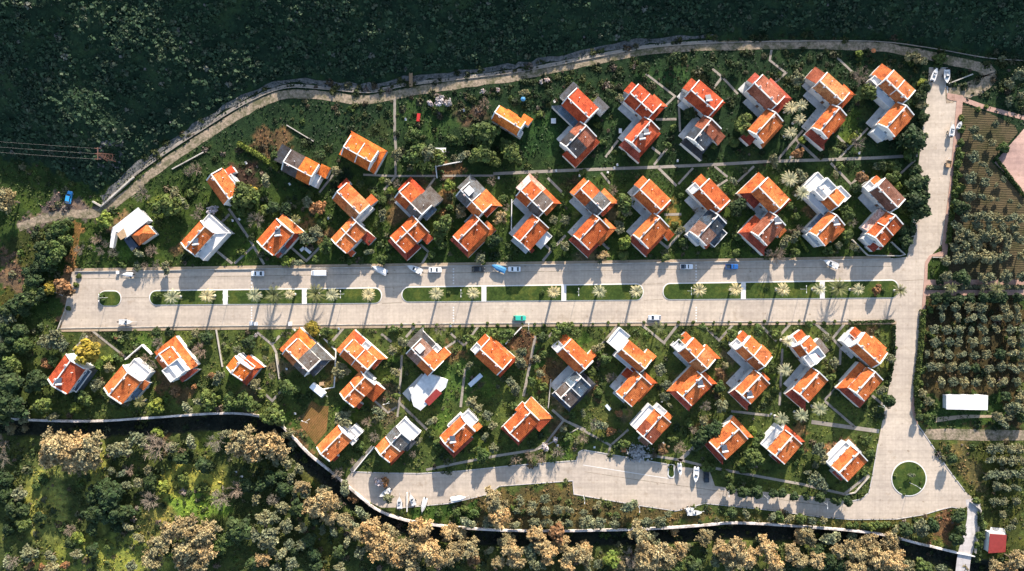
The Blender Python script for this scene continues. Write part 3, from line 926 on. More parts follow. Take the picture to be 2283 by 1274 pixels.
def house(view, R1, R2, wlp, wrp, cols, an=(), ref="", label="", party=0, heat=(), ridge=1, gab=(1, 1), tank=0, cut=None):
    p1, p2 = vp(view, *R1), vp(view, *R2)
    A, B = P(*p1, ZR), P(*p2, ZR)
    d = Vector((B.x - A.x, B.y - A.y)); L = d.length; d.normalize()
    n = Vector((-d.y, d.x))
    sc = VIEWS[view][2]
    mid = ((p1[0] + p2[0]) / 2, (p1[1] + p2[1]) / 2)
    C = (A + B) / 2
    w = []
    for s, px in ((1, wlp), (-1, wrp)):
        q = P(mid[0] + s * n.x * px / sc, mid[1] - s * n.y * px / sc, ZL if s > 0 else ZN)
        w.append(max(1.6, abs((Vector((q.x, q.y)) - Vector((C.x, C.y))).dot(n))))
    wl, wr = w
    rz = math.atan2(d.y, d.x)
    root = empty("house", (C.x, C.y, 0), rz)
    tag(root, label, "house", None)
    HOUSES.append((C.x, C.y, ref, L / 2 + 2.5))
    # walls
    b = MB()
    prof = [(-wr, 0), (wl, 0), (wl, ZL - .12), (0, ZR - .12), (-wr, ZN - .12)]
    x0, x1 = -L / 2 + .02, L / 2 - .02
    b.loft([[(x1, y, z) for y, z in prof], [(x0, y, z) for y, z in prof]])
    b.build("wall", M['white'], root)
    # roof: each half its own mesh, both slopes
    halves = [(-L / 2, L / 2, cols[0])] if cols[0] == cols[1] else [(-L / 2, 0, cols[0]), (0, L / 2, cols[1])]
    for a, e, c in halves:
        if c == 'w':
            b = MB(); b.box(a + .01, e - .01, -wr - .1, wl + .1, ZE, ZR - .9); b.build("roof_terrace", M['terrace'], root)
            b = MB(); z = ZR - .9
            xo = e if a > -.1 else a
            for (q0, q1, q2, q3) in ((a, e, -wr - .12, -wr + .15), (a, e, wl - .15, wl + .12), (a, a + .25, -wr + .153, wl - .153), (e - .25, e, -wr + .153, wl - .153)):
                b.box(q0, q1, q2, q3, z - .3, z + .95)
            b.build("parapet", M['white'], root)
            continue
        g = .0
        b = MB()
        ov = .3
        kl, kr = (ZR - ZL) / wl, (ZR - ZN) / wr
        slope_slab(b, a + g, e - g, wl + ov, ZL - .1 - kl * ov, 0, ZR - .1, .16)
        slope_slab(b, a + g, e - g, -wr - ov, ZN - .1 - kr * ov, 0, ZR - .1, .16)
        b.build("roof", M[c], root)
    # raised white gable copings, ridge cap, party wall
    def coping(x, w0, name):
        b = MB()
        t0 = .04 if name != "party_wall" else .06
        for yy, zz in ((wl + .08, ZL - .06), (-wr - .08, ZN - .06)):
            q = [(x - w0, yy, zz), (x + w0, yy, zz), (x + w0, 0, ZR - .06 + .0), (x - w0, 0, ZR - .06)]
            if yy < 0: pass
            else: q = [q[3], q[2], q[1], q[0]]
            b.hexa(q, [(vx, vy, vz + .42 + t0) for vx, vy, vz in q])
        b.build(name, M['white'], root)
    if gab[0]: coping(-L / 2, .16, "gable_coping")
    if gab[1]: coping(L / 2, .16, "gable_coping")
    if party: coping(0, .13, "party_wall")
    skip = [h for h in halves if h[2] == 'w']
    if ridge:
        ra, rb = (-L / 2 + .2, L / 2 - .2)
        if skip: ra, rb = (ra, 0) if skip[0][0] >= -.01 else (0, rb)
        b = MB(); b.box(ra, rb, -.17, .17, ZR - .15, ZR + .32); b.build("ridge_cap", M['white'], root)
    for f in ((-.3, .28) if not skip else (-.28,)):
        c = link("chimney", CHIM, root, (f * L + random.uniform(-.5, .5), random.choice((-.32, .32)), ZR - .05))
        c.scale = (random.uniform(.8, 1.2),) * 3
    # plumbing vent on the wide slope
    for f in (-.2, .33):
        if skip and f > 0: continue
        b = MB(); y = wl * random.uniform(.4, .7); z = ZR - (ZR - ZL) * y / wl
        x = f * L
        b.tube((x, y, z - .2), (x, y, z + .8), .1, .1, 6); b.tube((x, y, z + .8), (x, y, z + .9), .17, .17, 6)
        b.build("vent_pipe", M['white'], root)
    for hx, hy in heat:
        y = hy * (wl if hy > 0 else wr)
        z = ZR - (ZR - (ZL if hy > 0 else ZN)) * abs(hy) + .2
        o = link("solar_heater", HEAT, root, (hx * L, y, z))
        o.rotation_euler = (0, 0, math.pi - rz + .15)
    if tank:
        b = MB(); y = wl * .45; z = ZR - (ZR - ZL) * .45 - .3
        b.box(-L * .3 - 1.1, -L * .3 + 1.1, y - 1.1, y + 1.1, z, z + 1.3); b.box(-L * .3 - 1.25, -L * .3 + 1.25, y - 1.25, y + 1.25, z + 1.303, z + 1.45)
        b.build("water_tank", M['terrace'], root)
    # windows and a door
    for f in (-.3, 0.02, .32):
        if not (an and any(k[0] == 'l' and k[4] != 'c' for k in an)) or True:
            o = link("window", WINDOW, root, (f * L, wl, 3.95))
            o = link("window", WINDOW, root, (f * L, -wr, 3.95)); o.rotation_euler = (0, 0, math.pi)
    for sx in (-1, 1):
        o = link("window", WINDOW, root, (sx * (L / 2 - .02), (wl - wr) * .5 + .6, 4.2)); o.rotation_euler = (0, 0, -sx * math.pi / 2)
    o = link("door", DOOR, root, (L * .12, -wr, .3)); o.rotation_euler = (0, 0, math.pi)
    for s in an:
        annex(root, L, wl, wr, s)
    return root


OW = ["first", "second", "third", "fourth", "fifth", "sixth", "seventh", "eighth", "ninth", "tenth", "eleventh", "twelfth", "thirteenth", "fourteenth", "fifteenth", "sixteenth", "seventeenth", "eighteenth", "nineteenth", "twentieth"]
OW += ["twenty-" + w for w in OW[:9]] + ["thirtieth"] + ["thirty-" + w for w in OW[:9]] + ["fortieth"] + ["forty-" + w for w in OW[:9]] + ["fiftieth"] + ["fifty-" + w for w in OW[:9]]


def row(items, nm, rowname, start=0):
    for i, it in enumerate(items):
        look = it[7]
        kw = it[8] if len(it) > 8 else {}
        where = rowname.replace("row ", "") if "avenue" in rowname else "of the " + rowname
        ref = f"the {OW[start + i]} {nm or 'house'} {where}"
        house(*it[:7], ref=ref, label=f"{look}, {OW[start + i]} {nm or 'house'} {where}", **kw)


c_ = ('r', 0, 1, 2.2, 'c')
hip = lambda c, d: (('2', 0, 1, d, c, 0, 1), ('l', 0, 1, d, c, 0, 1))          # lean-to round the lower end and the wide side, mitred
hip1 = lambda c, d: (('1', 0, 1, d, c, 0, 1), ('l', 0, 1, d, c, 1, 0))
U, Lw = "upper house", "lower house"
# top row, upper houses
row([
    ('F', (210, 545), (495, 722), 88, 78, 'vv', (('l', .27, .62, 1.2, 'v'), ('l', .8, 1.12, 2.6, 'v'), ('2', 0, .45, .9, 'w')), "vivid orange house with stepped roof edge"),
    ('F', (1005, 380), (1240, 605), 142, 95, 'rr', (('1', .3, 1.2, 2.6, 's'), ('l', .7, 1.2, 3.6, 's'), ('r', 0, 1, 2.2, 's', 1, 0)), "red-orange house ringed by slate blue lower roofs"),
    ('G', (250, 400), (480, 605), 122, 92, 'rr', (c_, ('1', .45, 1, 2.2, 'r'), ('1', 0, .45, 1.8, 'c'), ('l', .62, 1, 1.9, 'r', 0, 1), ('2', 0, 1, 1.6, 'r', 0, 1)), "red-orange house with white party wall", dict(party=1)),
    ('G', (865, 370), (1105, 575), 128, 92, 'rr', (('1', .4, 1, 2.3, 'r'), ('1', 0, .4, 2, 'c'), ('2', 0, 1, 1.2, 'r', 0, 1), ('l', .1, 1, 1.2, 'r', 0, 1), ('r', 0, .6, 2, 'c')), "red house with tilted rooftop water heater", dict(heat=((.1, .35),))),
    ('G', (1510, 300), (1735, 520), 118, 98, 'dd', (('l', .3, 1, 2.5, 'm', 0, 1), ('2', 0, 1, 2.5, 'm', 0, 1), ('1', .5, 1, 2, 'm'), ('1', 0, .5, 2.2, 'c'), ('r', .2, 1, 2, 'c')), "dull weathered orange house with maroon lean-to"),
    ('I', (168, 430), (345, 590), 88, 66, 'aa', (('1', .3, 1.05, 3.6, 'd'), ('1', 0, .3, 2.5, 'c'), ('l', .74, 1, 2.4, 'o', 0, 1), ('2', 0, 1, 2.2, 'o', 0, 1), c_), "pale orange house with dull hipped annex"),
    ('I', (690, 415), (860, 575), 92, 66, 'aa', (('1', .35, 1.1, 3.6, 'o'), ('1', 0, .35, 3, 'w'), ('r', 0, 1, 2.4, 'w'), ('2', .6, 1, 1, 'o')), "pale orange house beside the road end", dict(party=1)),
], U, "top row")
row([
    ('F', (1210, 690), (990, 920), 163, 78, 'dk', (('l', 0, 1, 1.9, 'r', 0, 1), ('2', .45, 1, 1.9, 'r', 0, 1), ('r', 0, .9, 2.2, 'c')), "half orange half black house"),
    ('G', (460, 680), (265, 905), 125, 75, 'rr', (('2', 0, 1, 2.2, 'm', 0, 1), ('l', 0, 1, 1.2, 'r', 0, 1), c_), "plain red house with two solar heaters", dict(heat=((-.1, .3), (.12, .3)))),
    ('G', (1075, 665), (895, 880), 138, 78, 'dk', (('l', 0, .4, 2.8, 'd'), ('2', 0, 1, 2, 'k', 0, 1), ('l', .5, 1, .9, 'k', 0, 1), c_), "half brown-orange half slate black house"),
    ('G', (1725, 600), (1525, 820), 112, 85, 'oo', (('l', 0, 1, 1.4, 'o'), ('2', 0, .6, 2.4, 'm'), ('1', .2, 1, .5, 'w')), "plain orange house beside two palms"),
    ('I', (325, 640), (172, 822), 80, 62, 'oo', (('l', 0, .55, 1.3, 'o'), ('2', 0, 1, 2.2, 'm', 0, 1), ('l', .8, 1, 1, 'm', 0, 1), c_), "orange house with white end terrace"),
    ('I', (850, 625), (697, 797), 92, 70, 'oo', (('l', .1, .9, 1.2, 'r'), ('2', .1, .8, 2.4, 'w'), c_), "orange house with tall white end wall"),
], Lw, "top row")
# row above the avenue
row([
    ('B', (235, 310), (465, 535), 134, 80, 'oa', (('l', .74, 1, 2.7, 'o'), ('1', .55, 1.1, 2.0, 'r'), ('2', 0, 1, 1.0, 'w')), "two-tone orange house"),
    ('B', (865, 310), (1095, 540), 138, 75, 'og', (('1', .4, 1, 1.7, 'r', 0, 1), ('l', 0, .5, 1.7, 'r', 1, 0), ('l', .5, 1.05, 4, 'g'), ('2', .3, 1, 1.6, 's'), ('r', 0, 1, 1.3, 'c')), "half orange house with big taupe hipped side roof", dict(party=0)),
    ('B', (1490, 293), (1712, 522), 122, 76, 'go', (('1', .4, 1, 2, 'g', 0, 1), ('l', 0, .5, 2.2, 'g', 1, 0), ('l', .5, 1, 2.4, 'o', 0, 1), ('2', .4, 1, 1.5, 'r', 0, 1)), "half grey half orange house with a rooftop tank", dict(party=1, tank=1)),
    ('C', (505, 295), (735, 515), 136, 74, 'og', (('1', .35, 1, 2, 'p', 0, 1), ('l', 0, .5, 2, 'p', 1, 0), ('l', .5, 1, 2, 'o', 0, 1), ('2', .4, 1, 1.4, 'o', 0, 1), ('r', 0, 1, 2, 'c')), "half orange half grey house with pink lean-to", dict(party=1)),
    ('C', (1110, 280), (1335, 500), 116, 84, 'og', (('1', 0, 1, 1.8, 'o'), ('l', .55, 1, 2.4, 'o', 0, 1), ('2', .3, 1, 1.5, 'r', 0, 1), c_), "half orange half taupe house with orange side roof"),
    ('D', (120, 285), (335, 495), 138, 81, 'oo', (('1', .45, 1, 2.2, 'o'), ('1', 0, .45, 2, 'c'), ('2', .2, 1, 1, 'r'), c_), "plain orange house with grey patio"),
    ('D', (725, 275), (935, 495), 138, 82, 'oo', (('1', .5, 1.0, 2.6, 'o'), ('1', 0, .5, 2.2, 'w'), ('2', .3, 1, 1, 'r'), ('r', 0, 1, 2.4, 'c')), "orange house with wide white gable terrace"),
    ('D', (1325, 260), (1540, 480), 132, 88, 'oo', (('1', 0, 1, 2.8, 'o', 1, 0), ('r', 0, .45, 2.4, 'm', 1, 0), ('l', .25, 1, 1.4, 'r', 0, 1), ('2', 0, 1, 1.4, 'r', 0, 1), ('r', .45, 1, 2.2, 'c')), "big orange house with orange lean-to on the hill side"),
    ('E', (565, 345), (765, 550), 112, 78, 'wo', (('1', -.1, 1.1, 2.8, 'w'), ('l', .62, 1.15, 2.8, 'w'), ('r', 0, 1, 2.2, 'w')), "white terraced house with orange corner roof"),
    ('E', (1165, 345), (1370, 560), 110, 85, 'bb', (('1', .5, 1, 1.7, 'o'), ('1', 0, .5, 2.2, 'w'), ('l', .75, 1, .9, 'r'), ('r', 0, 1, 2.4, 'c')), "dark brown roofed house near the big dark trees"),
], U, "row above the avenue")
row([
    ('B', (430, 615), (220, 840), 138, 66, 'oo', (('l', 0, .32, 3, 'm'), ('l', .82, 1, 1.4, 'r'), ('1', .1, .6, .5, 'w')), "orange house with hexagonal porch darkened as in shade", dict(party=1)),
    ('B', (1060, 610), (830, 830), 138, 78, 'oo', (('l', .05, .32, 2.4, 'r'), ('2', 0, 1, 1.7, 'm', 0, 1), ('l', .55, 1, 1.7, 'm', 0, 1), ('r', 0, 1, .8, 'r')), "orange house with pale patch and small orange porch", dict(party=1)),
    ('B', (1680, 590), (1460, 810), 140, 67, 'oo', (('l', 0, 1, 1.5, 'o', 1, 1), ('1', .6, 1, 1.6, 'o', 0, 1), ('2', 0, 1, 1.5, 'm', 0, 1), ('r', 0, .4, 1.5, 'c')), "speckled orange house with wraparound orange lean-to"),
    ('C', (695, 590), (495, 815), 127, 81, 'oo', (('l', .1, .68, 2.7, 'w'), ('2', 0, 1, 1.4, 'c'), c_, ('l', .86, 1, 1.2, 'm')), "orange house with flat white side annex"),
    ('C', (1305, 580), (1100, 800), 138, 74, 'oo', (('l', 0, .6, 1.9, 'o', 1, 0), ('1', .55, 1, 1.9, 'o', 0, 1), ('2', 0, 1, 1.8, 'm', 0, 1), ('l', .6, 1, 1.4, 'm', 0, 1), c_), "orange house with orange and shade-darkened lean-tos"),
    ('D', (325, 570), (115, 790), 132, 74, 'oo', (('l', 0, .28, 3.2, 'o'), ('l', .28, 1, 1.4, 'r', 0, 1), ('2', 0, 1, 1.8, 'm', 0, 1), c_), "orange house with pointed side porch"),
    ('D', (915, 545), (710, 770), 118, 100, 'kb', (('l', .15, .8, 2.8, 'K'), ('l', .82, 1, 1.2, 'r'), ('2', 0, .8, 1.2, 'w'), ('r', 0, 1, 2, 'c'), ('1', .3, 1, 1.6, 'k')), "black and brown roofed house with black terrace"),
    ('D', (1510, 555), (1320, 760), 128, 82, 'dd', (('r', .4, 1, 2.4, 'r', 0, 1), ('2', 0, 1, 2.2, 'm', 1, 1), ('l', 0, .35, 2, 'o'), ('l', .6, 1, 1, 'm', 0, 1), ('r', 0, .4, 2, 'c')), "weathered orange house with white junk on its roof", dict(heat=((-.36, .25),))),
    ('E', (750, 640), (545, 850), 128, 74, 'oo', (('l', 0, .6, 1.8, 'o'), ('2', 0, .9, .9, 'w'), ('r', 0, 1, 1.3, 's')), "orange house with one rooftop water heater", dict(heat=((-.3, .3),))),
    ('E', (1345, 640), (1140, 865), 118, 81, 'oo', (('r', 0, .85, 2.0, 'p'), ('2', .05, .6, 1.6, 'w'), ('2', .6, 1, 2, 'm'), ('l', .8, 1, 1.2, 'm')), "orange house split by a white cross wall", dict(party=1)),
], Lw, "row above the avenue")
# row below the avenue
row([
    ('K', (968, 388), (1215, 630), 168, 64, 'ag', (('1', 0, 1, 2.2, 'o', 0, 1), ('l', 0, .5, 2.4, 'v', 1, 0), ('l', .5, 1, 2.6, 'g', 0, 1), ('2', .2, 1, 1.8, 's', 0, 1)), "half orange half grey house with matching lean-tos", dict(party=0)),
    ('M', (330, 385), (585, 610), 140, 78, 'oo', (('1', 0, 1, 2.2, 'o', 0, 1), ('l', 0, .3, 2, 'r', 1, 0), ('l', .3, .55, 2, 'w'), ('l', .55, 1, 2, 'o', 0, 1), ('2', .5, 1, 1.2, 'r', 0, 1)), "orange house with white square in its side roof", dict(party=1)),
    ('M', (1065, 375), (1310, 620), 150, 82, 'bo', (('1', .3, 1, 2.4, 'g', 0, 1), ('l', 0, .45, 1.6, 'k', 1, 0), ('l', .45, .68, 1.8, 'w'), ('l', .72, 1, 2.8, 'o')), "half brown half orange house with white rooftop tank", dict(tank=1)),
    ('N', (345, 385), (590, 610), 148, 82, 'oo', (('1', .45, 1, 2, 'o'), ('1', 0, .45, 2.2, 'w'), ('l', 0, 1, 1.1, 'o', 0, 1), ('2', 0, 1, 1.4, 'r', 0, 1)), "detached plain orange house with no lower neighbour"),
    ('N', (1250, 370), (1490, 605), 128, 85, 'oo', (('1', .5, 1, 2.4, 'o'), ('1', 0, .5, 2.4, 'w'), ('l', .78, 1, 2, 'o'), ('2', .4, 1, .8, 'w')), "orange house with a small skylight"),
    ('O', (225, 385), (480, 600), 120, 62, 'oo', (('1', .1, 1.3, 4.4, 'w'), ('l', .75, 1.1, 2, 'o'), ('r', 0, 1, 1.5, 'w')), "orange house with big square white terrace"),
    ('O', (920, 365), (1160, 600), 134, 86, 'oa', (('1', .5, 1, 2.4, 'o'), ('1', 0, .5, 2.6, 'w'), ('l', .55, 1, 1.8, 'o', 0, 1), ('2', .4, 1, .9, 'r'), ('r', 0, 1, 1.2, 'c')), "two-tone orange house with white terrace corner", dict(party=1)),
    ('O', (1545, 345), (1785, 575), 132, 82, 'oa', (('1', .5, 1, 2, 'o'), ('1', 0, .5, 2, 'w'), ('l', .6, 1, 1.2, 'o'), ('r', 0, 1, 2.2, 'c')), "two-tone orange house with white grey patio", dict(party=1)),
    ('Q', (608, 330), (775, 550), 128, 78, 'ow', (('1', .4, 1, 2.2, 'o'), ('1', 0, .4, 2.4, 'w'), ('l', .45, 1.05, 3.2, 'g'), ('2', .2, .8, .8, 'w')), "house with white roof terrace holding a red mat"),
    ('Q', (1225, 320), (1475, 545), 142, 80, 'oo', (('1', .45, 1, 2.2, 'o'), ('1', 0, .55, 2.6, 'w'), ('l', .45, 1, 1.9, 'o'), ('2', .5, 1, 1, 'o'), ('r', 0, .5, 1.4, 'c')), "orange house with broad white end terrace by the road"),
], U, "row below the avenue")
row([
    ('M', (560, 690), (330, 935), 136, 78, 'oo', (('l', -.02, .5, 3.3, 'o'), ('l', .84, 1, 1.4, 'm'), ('1', .2, .8, .7, 'w')), "orange house split in four by white walls", dict(party=1)),
], Lw, "row below the avenue")
row([
    ('N', (1450, 690), (1225, 920), 140, 80, 'sg', (('2', 0, 1, 1.5, 'k', 0, 1), ('l', 0, 1, 1.5, 'k', 1, 1), ('r', 0, 1, 2.6, 'c'), ('1', .4, 1, 1.5, 'k', 0, 1)), "dark grey roofed house with pale terrace", dict(party=1)),
    ('O', (445, 680), (230, 920), 138, 81, 'oo', (('r', 0, .4, 2.4, 'r'), ('r', .4, 1, 2.3, 'c'), ('1', .45, 1, 1.8, 'o', 0, 1), ('l', 0, .7, 1.5, 'o', 1, 0), ('2', 0, .8, 1.0, 'c')), "speckled orange house with red and grey side"),
    ('O', (1110, 680), (890, 905), 134, 80, 'oo', (('r', 0, 1, 2.0, 'o', 1, 1), ('1', 0, 1, 1.9, 'o', 1, 1), ('2', 0, 1, 1.7, 'm', 1, 1), ('l', 0, 1, 1.4, 'r', 1, 1)), "orange house ringed by lean-tos with a water heater", dict(heat=((-.25, .25),))),
    ('O', (1750, 670), (1540, 890), 128, 86, 'oo', (('r', 0, 1, 2.5, 'c'), ('2', 0, 1, 1.9, 'm', 0, 1), ('l', 0, 1, 1.0, 'r', 0, 1), ('1', .5, 1, 1.5, 'o')), "orange house with tilted solar panel at its low end", dict(heat=((.3, .35),))),
    ('Q', (815, 640), (605, 880), 124, 85, 'oo', (('r', 0, 1, 2.0, 'c'), ('2', 0, 1, 2.4, 'm', 0, 1), ('l', 0, .4, 1, 'k'), ('1', .3, 1, .8, 'w')), "orange house between palms with white eaves"),
    ('Q', (1425, 635), (1220, 865), 118, 90, 'oo', (('r', 0, 1, 2.2, 'o', 0, 1), ('2', 0, 1, 2, 'm', 1, 1), ('l', .68, 1, 1.9, 'm', 0, 1), ('1', .5, 1, 1, 'o')), "orange house with orange lean-to by the road"),
], Lw, "row below the avenue", 2)
# bottom row
row([
    ('R', (610, 410), (370, 650), 124, 85, 'oo', (('1', 0, 1, 1.4, 'w'), ('1', .55, 1.15, 3.2, 'w'), ('l', 0, .2, 1.6, 'w'), ('l', .82, 1, 1.0, 'm')), "bright orange house with white side terrace"),
    ('R', (1250, 420), (1020, 660), 128, 92, 'go', (('1', 0, 1.1, 3.4, 'w'), ('l', 0, .4, 1.8, 's'), ('l', .5, 1, 1.2, 'r', 0, 1), ('2', .5, 1, .9, 'r')), "half grey half orange house with white terrace", dict(party=1)),
    ('S', (440, 410), (205, 635), 132, 88, 'oo', (('1', 0, .75, 2.8, 'w'), ('1', .75, 1.1, 2.2, 'o'), ('r', 0, .6, 1, 'w'), ('2', .2, 1, 1.9, 'm', 0, 1), ('l', .3, 1, 1.7, 'm', 0, 1)), "orange house with white corner terrace and black rooftop tank", dict(heat=((.2, .18),))),
    ('S', (1140, 290), (915, 520), 130, 95, 'oo', (('1', 0, 1, 3.3, 'o', 0, 1), ('l', 0, .3, 3.0, 'r', 1, 0), ('2', 0, 1, 1.5, 'm', 0, 1), ('l', .35, 1, 1.2, 'm', 0, 1), ('r', 0, .35, 1, 'o')), "large vivid orange house with hipped end"),
    ('T', (750, 195), (570, 400), 104, 84, 'od', (('r', 0, 1, 2.2, 'w'), ('1', 0, .6, 2, 'w'), ('1', .6, 1, 1.8, 'o'), ('l', 0, .35, 1.2, 'r'), ('2', .5, 1, 1.9, 'b')), "ruined orange house with rubble filled roof"),
    ('T', (1475, 325), (1265, 520), 124, 98, 'oo', (('1', 0, 1, 2, 'o', 0, 1), ('l', 0, .5, 1.1, 'r', 1, 0), ('2', 0, 1, 1.7, 'm', 0, 1)), "vivid orange house half hidden by a big dark tree", dict(heat=((.3, .3),))),
    ('V', (710, 390), (545, 580), 114, 88, 'oo', (('r', 0, 1, 2.4, 'w'), ('1', 0, 1, 1.6, 'r', 0, 1), ('l', 0, .6, 1.2, 'r', 1, 0), ('2', .5, 1, .8, 'm')), "ribbed orange house with white side terrace"),
    ('V', (1340, 545), (1150, 740), 110, 86, 'oo', (('r', 0, 1, 1.8, 'w'), ('1', 0, 1, 1.8, 'c'), ('l', .05, .4, 1.2, 'K'), ('2', .4, 1, .9, 'm')), "orange house with white terrace by the turning circle"),
], "", "bottom row")
# single houses at the left
house('A', (325, 225), (505, 475), 122, 72, 'oo', (('l', 0, .22, 2.2, 'r'), ('l', .22, 1, .9, 'w'), ('2', .3, 1, 1.4, 'w')), ref="the narrow orange house", label="narrow orange house with a white edge, partly under a big tree")
house('A', (262, 752), (62, 975), 105, 70, 'oo', (('1', -.05, 1.05, 3.2, 'w', 0, 1), ('l', 0, 1, 2.8, 'w', 1, 0), ('2', 0, 1, .9, 'w'), ('r', 0, 1, .6, 'w')), ref="the white framed house", label="orange house framed by a broad white terrace with a panel on posts", heat=((.1, .4),))
house('A', (1040, 730), (840, 960), 137, 76, 'oo', (('1', 0, 1, 2.2, 'o', 0, 1), ('l', 0, .55, 1.4, 'm', 1, 0), ('l', .55, .8, 1.3, 's'), ('l', .82, 1, 1, 'm')), ref="the house with a blue grey awning", label="speckled orange house with white end wall and small blue grey awning", heat=((-.2, .25),))
house('Z', (705, 490), (895, 590), 95, 54, 'gv', (('1', .25, 1.05, 4.6, 'k'), ('2', 0, .6, 1.6, 'w'), ('2', .6, 1.1, 2.8, 'v')), ref="the modern black and orange house", label="modern house with black flat extension, grey roof and vivid orange end")
house('Z', (1112, 388), (1297, 492), 90, 54, 'vv', (('l', 0, 1, 1.6, 'v', 1, 1), ('1', 0, 1, 1.4, 'v', 0, 1), ('2', 0, 1, 1.6, 'v', 0, 1)), ref="the big hipped orange house", label="broad vivid orange house with a skirt roof, alone under the hillside", party=1)
house('J', (480, 510), (280, 785), 176, 78, 'rr', (('l', .05, .9, 1.4, 'K'), ('1', .2, .8, 1.6, 'c')), ref="the leftmost house below the avenue", label="red-orange house with white roof hatch, leftmost below the avenue", tank=0, heat=((.25, .25),))
house('J', (1105, 640), (895, 890), 166, 90, 'oo', (('1', .1, 1, 3.2, 'w'), ('l', 0, .3, 1.7, 'o'), ('l', .36, .75, 1.5, 's')), ref="the orange house with white front terrace", label="long orange house with white front terrace, second from the left below the avenue")
house('J', (1445, 440), (1640, 695), 140, 56, 'ow', (('1', 0, 1, 2.4, 'o', 0, 1), ('l', 0, 1, 2.3, 'o', 1, 0), ('2', .2, 1, 1.5, 'm', 0, 1)), ref="the house with an L-shaped roof terrace", label="orange house with a sunken white L-shaped roof terrace")
house('K', (470, 530), (375, 650), 140, 84, 'vv', (('1', 0, 1, .9, 'w'), ('1', .4, 1, 2.2, 'o', 0, 1), ('l', 0, 1, 1.5, 'r', 1, 1), ('2', 0, 1, 1.5, 'm', 0, 1)), ref="the small square orange house", label="small square orange hipped house below the avenue")


def poly_house(ref, label, parts):
    """parts: (name, material, polygon in photo pixels at its own height, z bottom, z top or list of tops)"""
    allp = [P(x, y, 3) for _, _, pts, _, _ in parts for x, y in pts]
    cx = sum(p.x for p in allp) / len(allp); cy = sum(p.y for p in allp) / len(allp)
    root = empty("house", (cx, cy, 0)); tag(root, label, "house")
    HOUSES.append((cx, cy, ref, 8))
    for nm, m, pts, z0, z1 in parts:
        zs = z1 if isinstance(z1, (list, tuple)) else [z1] * len(pts)
        w = [P(p[0], p[1], z) for p, z in zip(pts, zs)]
        ar = sum(w[k].x * w[(k + 1) % len(w)].y - w[(k + 1) % len(w)].x * w[k].y for k in range(len(w)))
        if ar < 0: w = w[::-1]; zs = list(zs)[::-1]
        zb = z0
        b = MB()
        b.hexa([(v.x - cx, v.y - cy, (z - zb[1]) if isinstance(zb, tuple) else zb) for v, z in zip(w, zs)], [(v.x - cx, v.y - cy, z) for v, z in zip(w, zs)])
        b.build(nm, M[m], root)
    return root


v = lambda vw, pts: [vp(vw, *p) for p in pts]
poly_house("the house with a flat white roof", "odd shed-like house with a big sloping white roof and an orange hipped corner, far left", [
    ("wall", 'white', v('W', [(1395, 215), (1490, 325), (1265, 500), (1155, 405)]), 0, 3.9),
    ("roof", 'terrace', v('W', [(1400, 195), (1512, 322), (1272, 512), (1140, 400)]), (0, .2), [4.6, 4.2, 4.2, 4.6]),
    ("roof_patch", 'wood', v('W', [(1180, 465), (1255, 405), (1285, 490), (1225, 525)]), (0, .1), 4.45),
    ("wall", 'white', v('W', [(1485, 375), (1560, 462), (1412, 565), (1345, 480)]), 0, 3.6),
    ("roof", 'o', v('W', [(1485, 360), (1440, 455), (1410, 480), (1328, 478)]), (0, .15), [3.6, 4.9, 4.9, 3.6]),
    ("roof", 'o', v('W', [(1410, 480), (1412, 582), (1328, 478)]), (0, .15), [4.9, 3.6, 3.6]),
    ("roof", 'o', v('W', [(1440, 455), (1485, 360), (1580, 462)]), (0, .15), [4.9, 3.6, 3.6]),
    ("roof", 'o', v('W', [(1410, 480), (1440, 455), (1580, 462), (1412, 582)]), (0, .15), [4.9, 4.9, 3.6, 3.6]),
    ("glass_roof", 'panel', v('W', [(1255, 520), (1310, 478), (1400, 590), (1335, 637)]), 0, 2.4),
    ("side_wall", 'white', v('W', [(1135, 405), (1175, 440), (1145, 610), (1112, 600)]), 0, 1.6)])
poly_house("the white flat roofed house", "flat roofed all white house with a red awning on its side", [
    ("wall", 'white', v('M', [(1225, 655), (1375, 700), (1455, 735), (1435, 800), (1230, 985), (1165, 1050), (1095, 1005), (1065, 910), (1085, 830)]), 0, 3.4),
    ("roof", 'greywhite', v('M', [(1215, 645), (1385, 695), (1462, 732), (1440, 805), (1235, 992), (1165, 1058), (1088, 1010), (1058, 915), (1078, 825)]), (0, .25), 3.7),
    ("roof_block", 'terrace', v('M', [(1035, 815), (1075, 800), (1110, 850), (1060, 880)]), 0, 3.2),
    ("awning", 'awning', v('M', [(1335, 820), (1398, 868), (1258, 1006), (1205, 955)]), (0, .1), [4.15, 3.85, 3.85, 4.15]),
    ("patio", 'patio', v('M', [(1180, 650), (1215, 700), (1060, 900), (1050, 960), (965, 870)]), 0, .3)])
poly_house("the white roofed shed", "long low shed with a flat white roof at the orchard's lower edge", [
    ("wall", 'white', [(2112, 882), (2201, 882), (2200, 913), (2112, 912)], 0, 2.5),
    ("roof", 'terrace', [(2110, 880), (2203, 882), (2202, 915), (2110, 913)], (0, .2), [2.8, 2.8, 2.6, 2.6])])
poly_house("the red roofed shed", "small shed with a red metal roof at the lower right by the channel", [
    ("wall", 'white', v('U', [(1100, 980), (1220, 990), (1215, 1130), (1095, 1130)]), 0, 2.6),
    ("roof", 'awning', v('U', [(1105, 990), (1232, 1000), (1222, 1130), (1092, 1138)]), (0, .15), [3.2, 3.2, 2.7, 2.7]),
    ("patio", 'patio', v('U', [(1110, 940), (1215, 950), (1228, 1000), (1095, 995)]), 0, .2)])

# ------------------------------------------------------------------ trees
def unit(n, r=rng):
    a = r.normal(size=(n, 3))
    return a / np.linalg.norm(a, axis=1, keepdims=True)


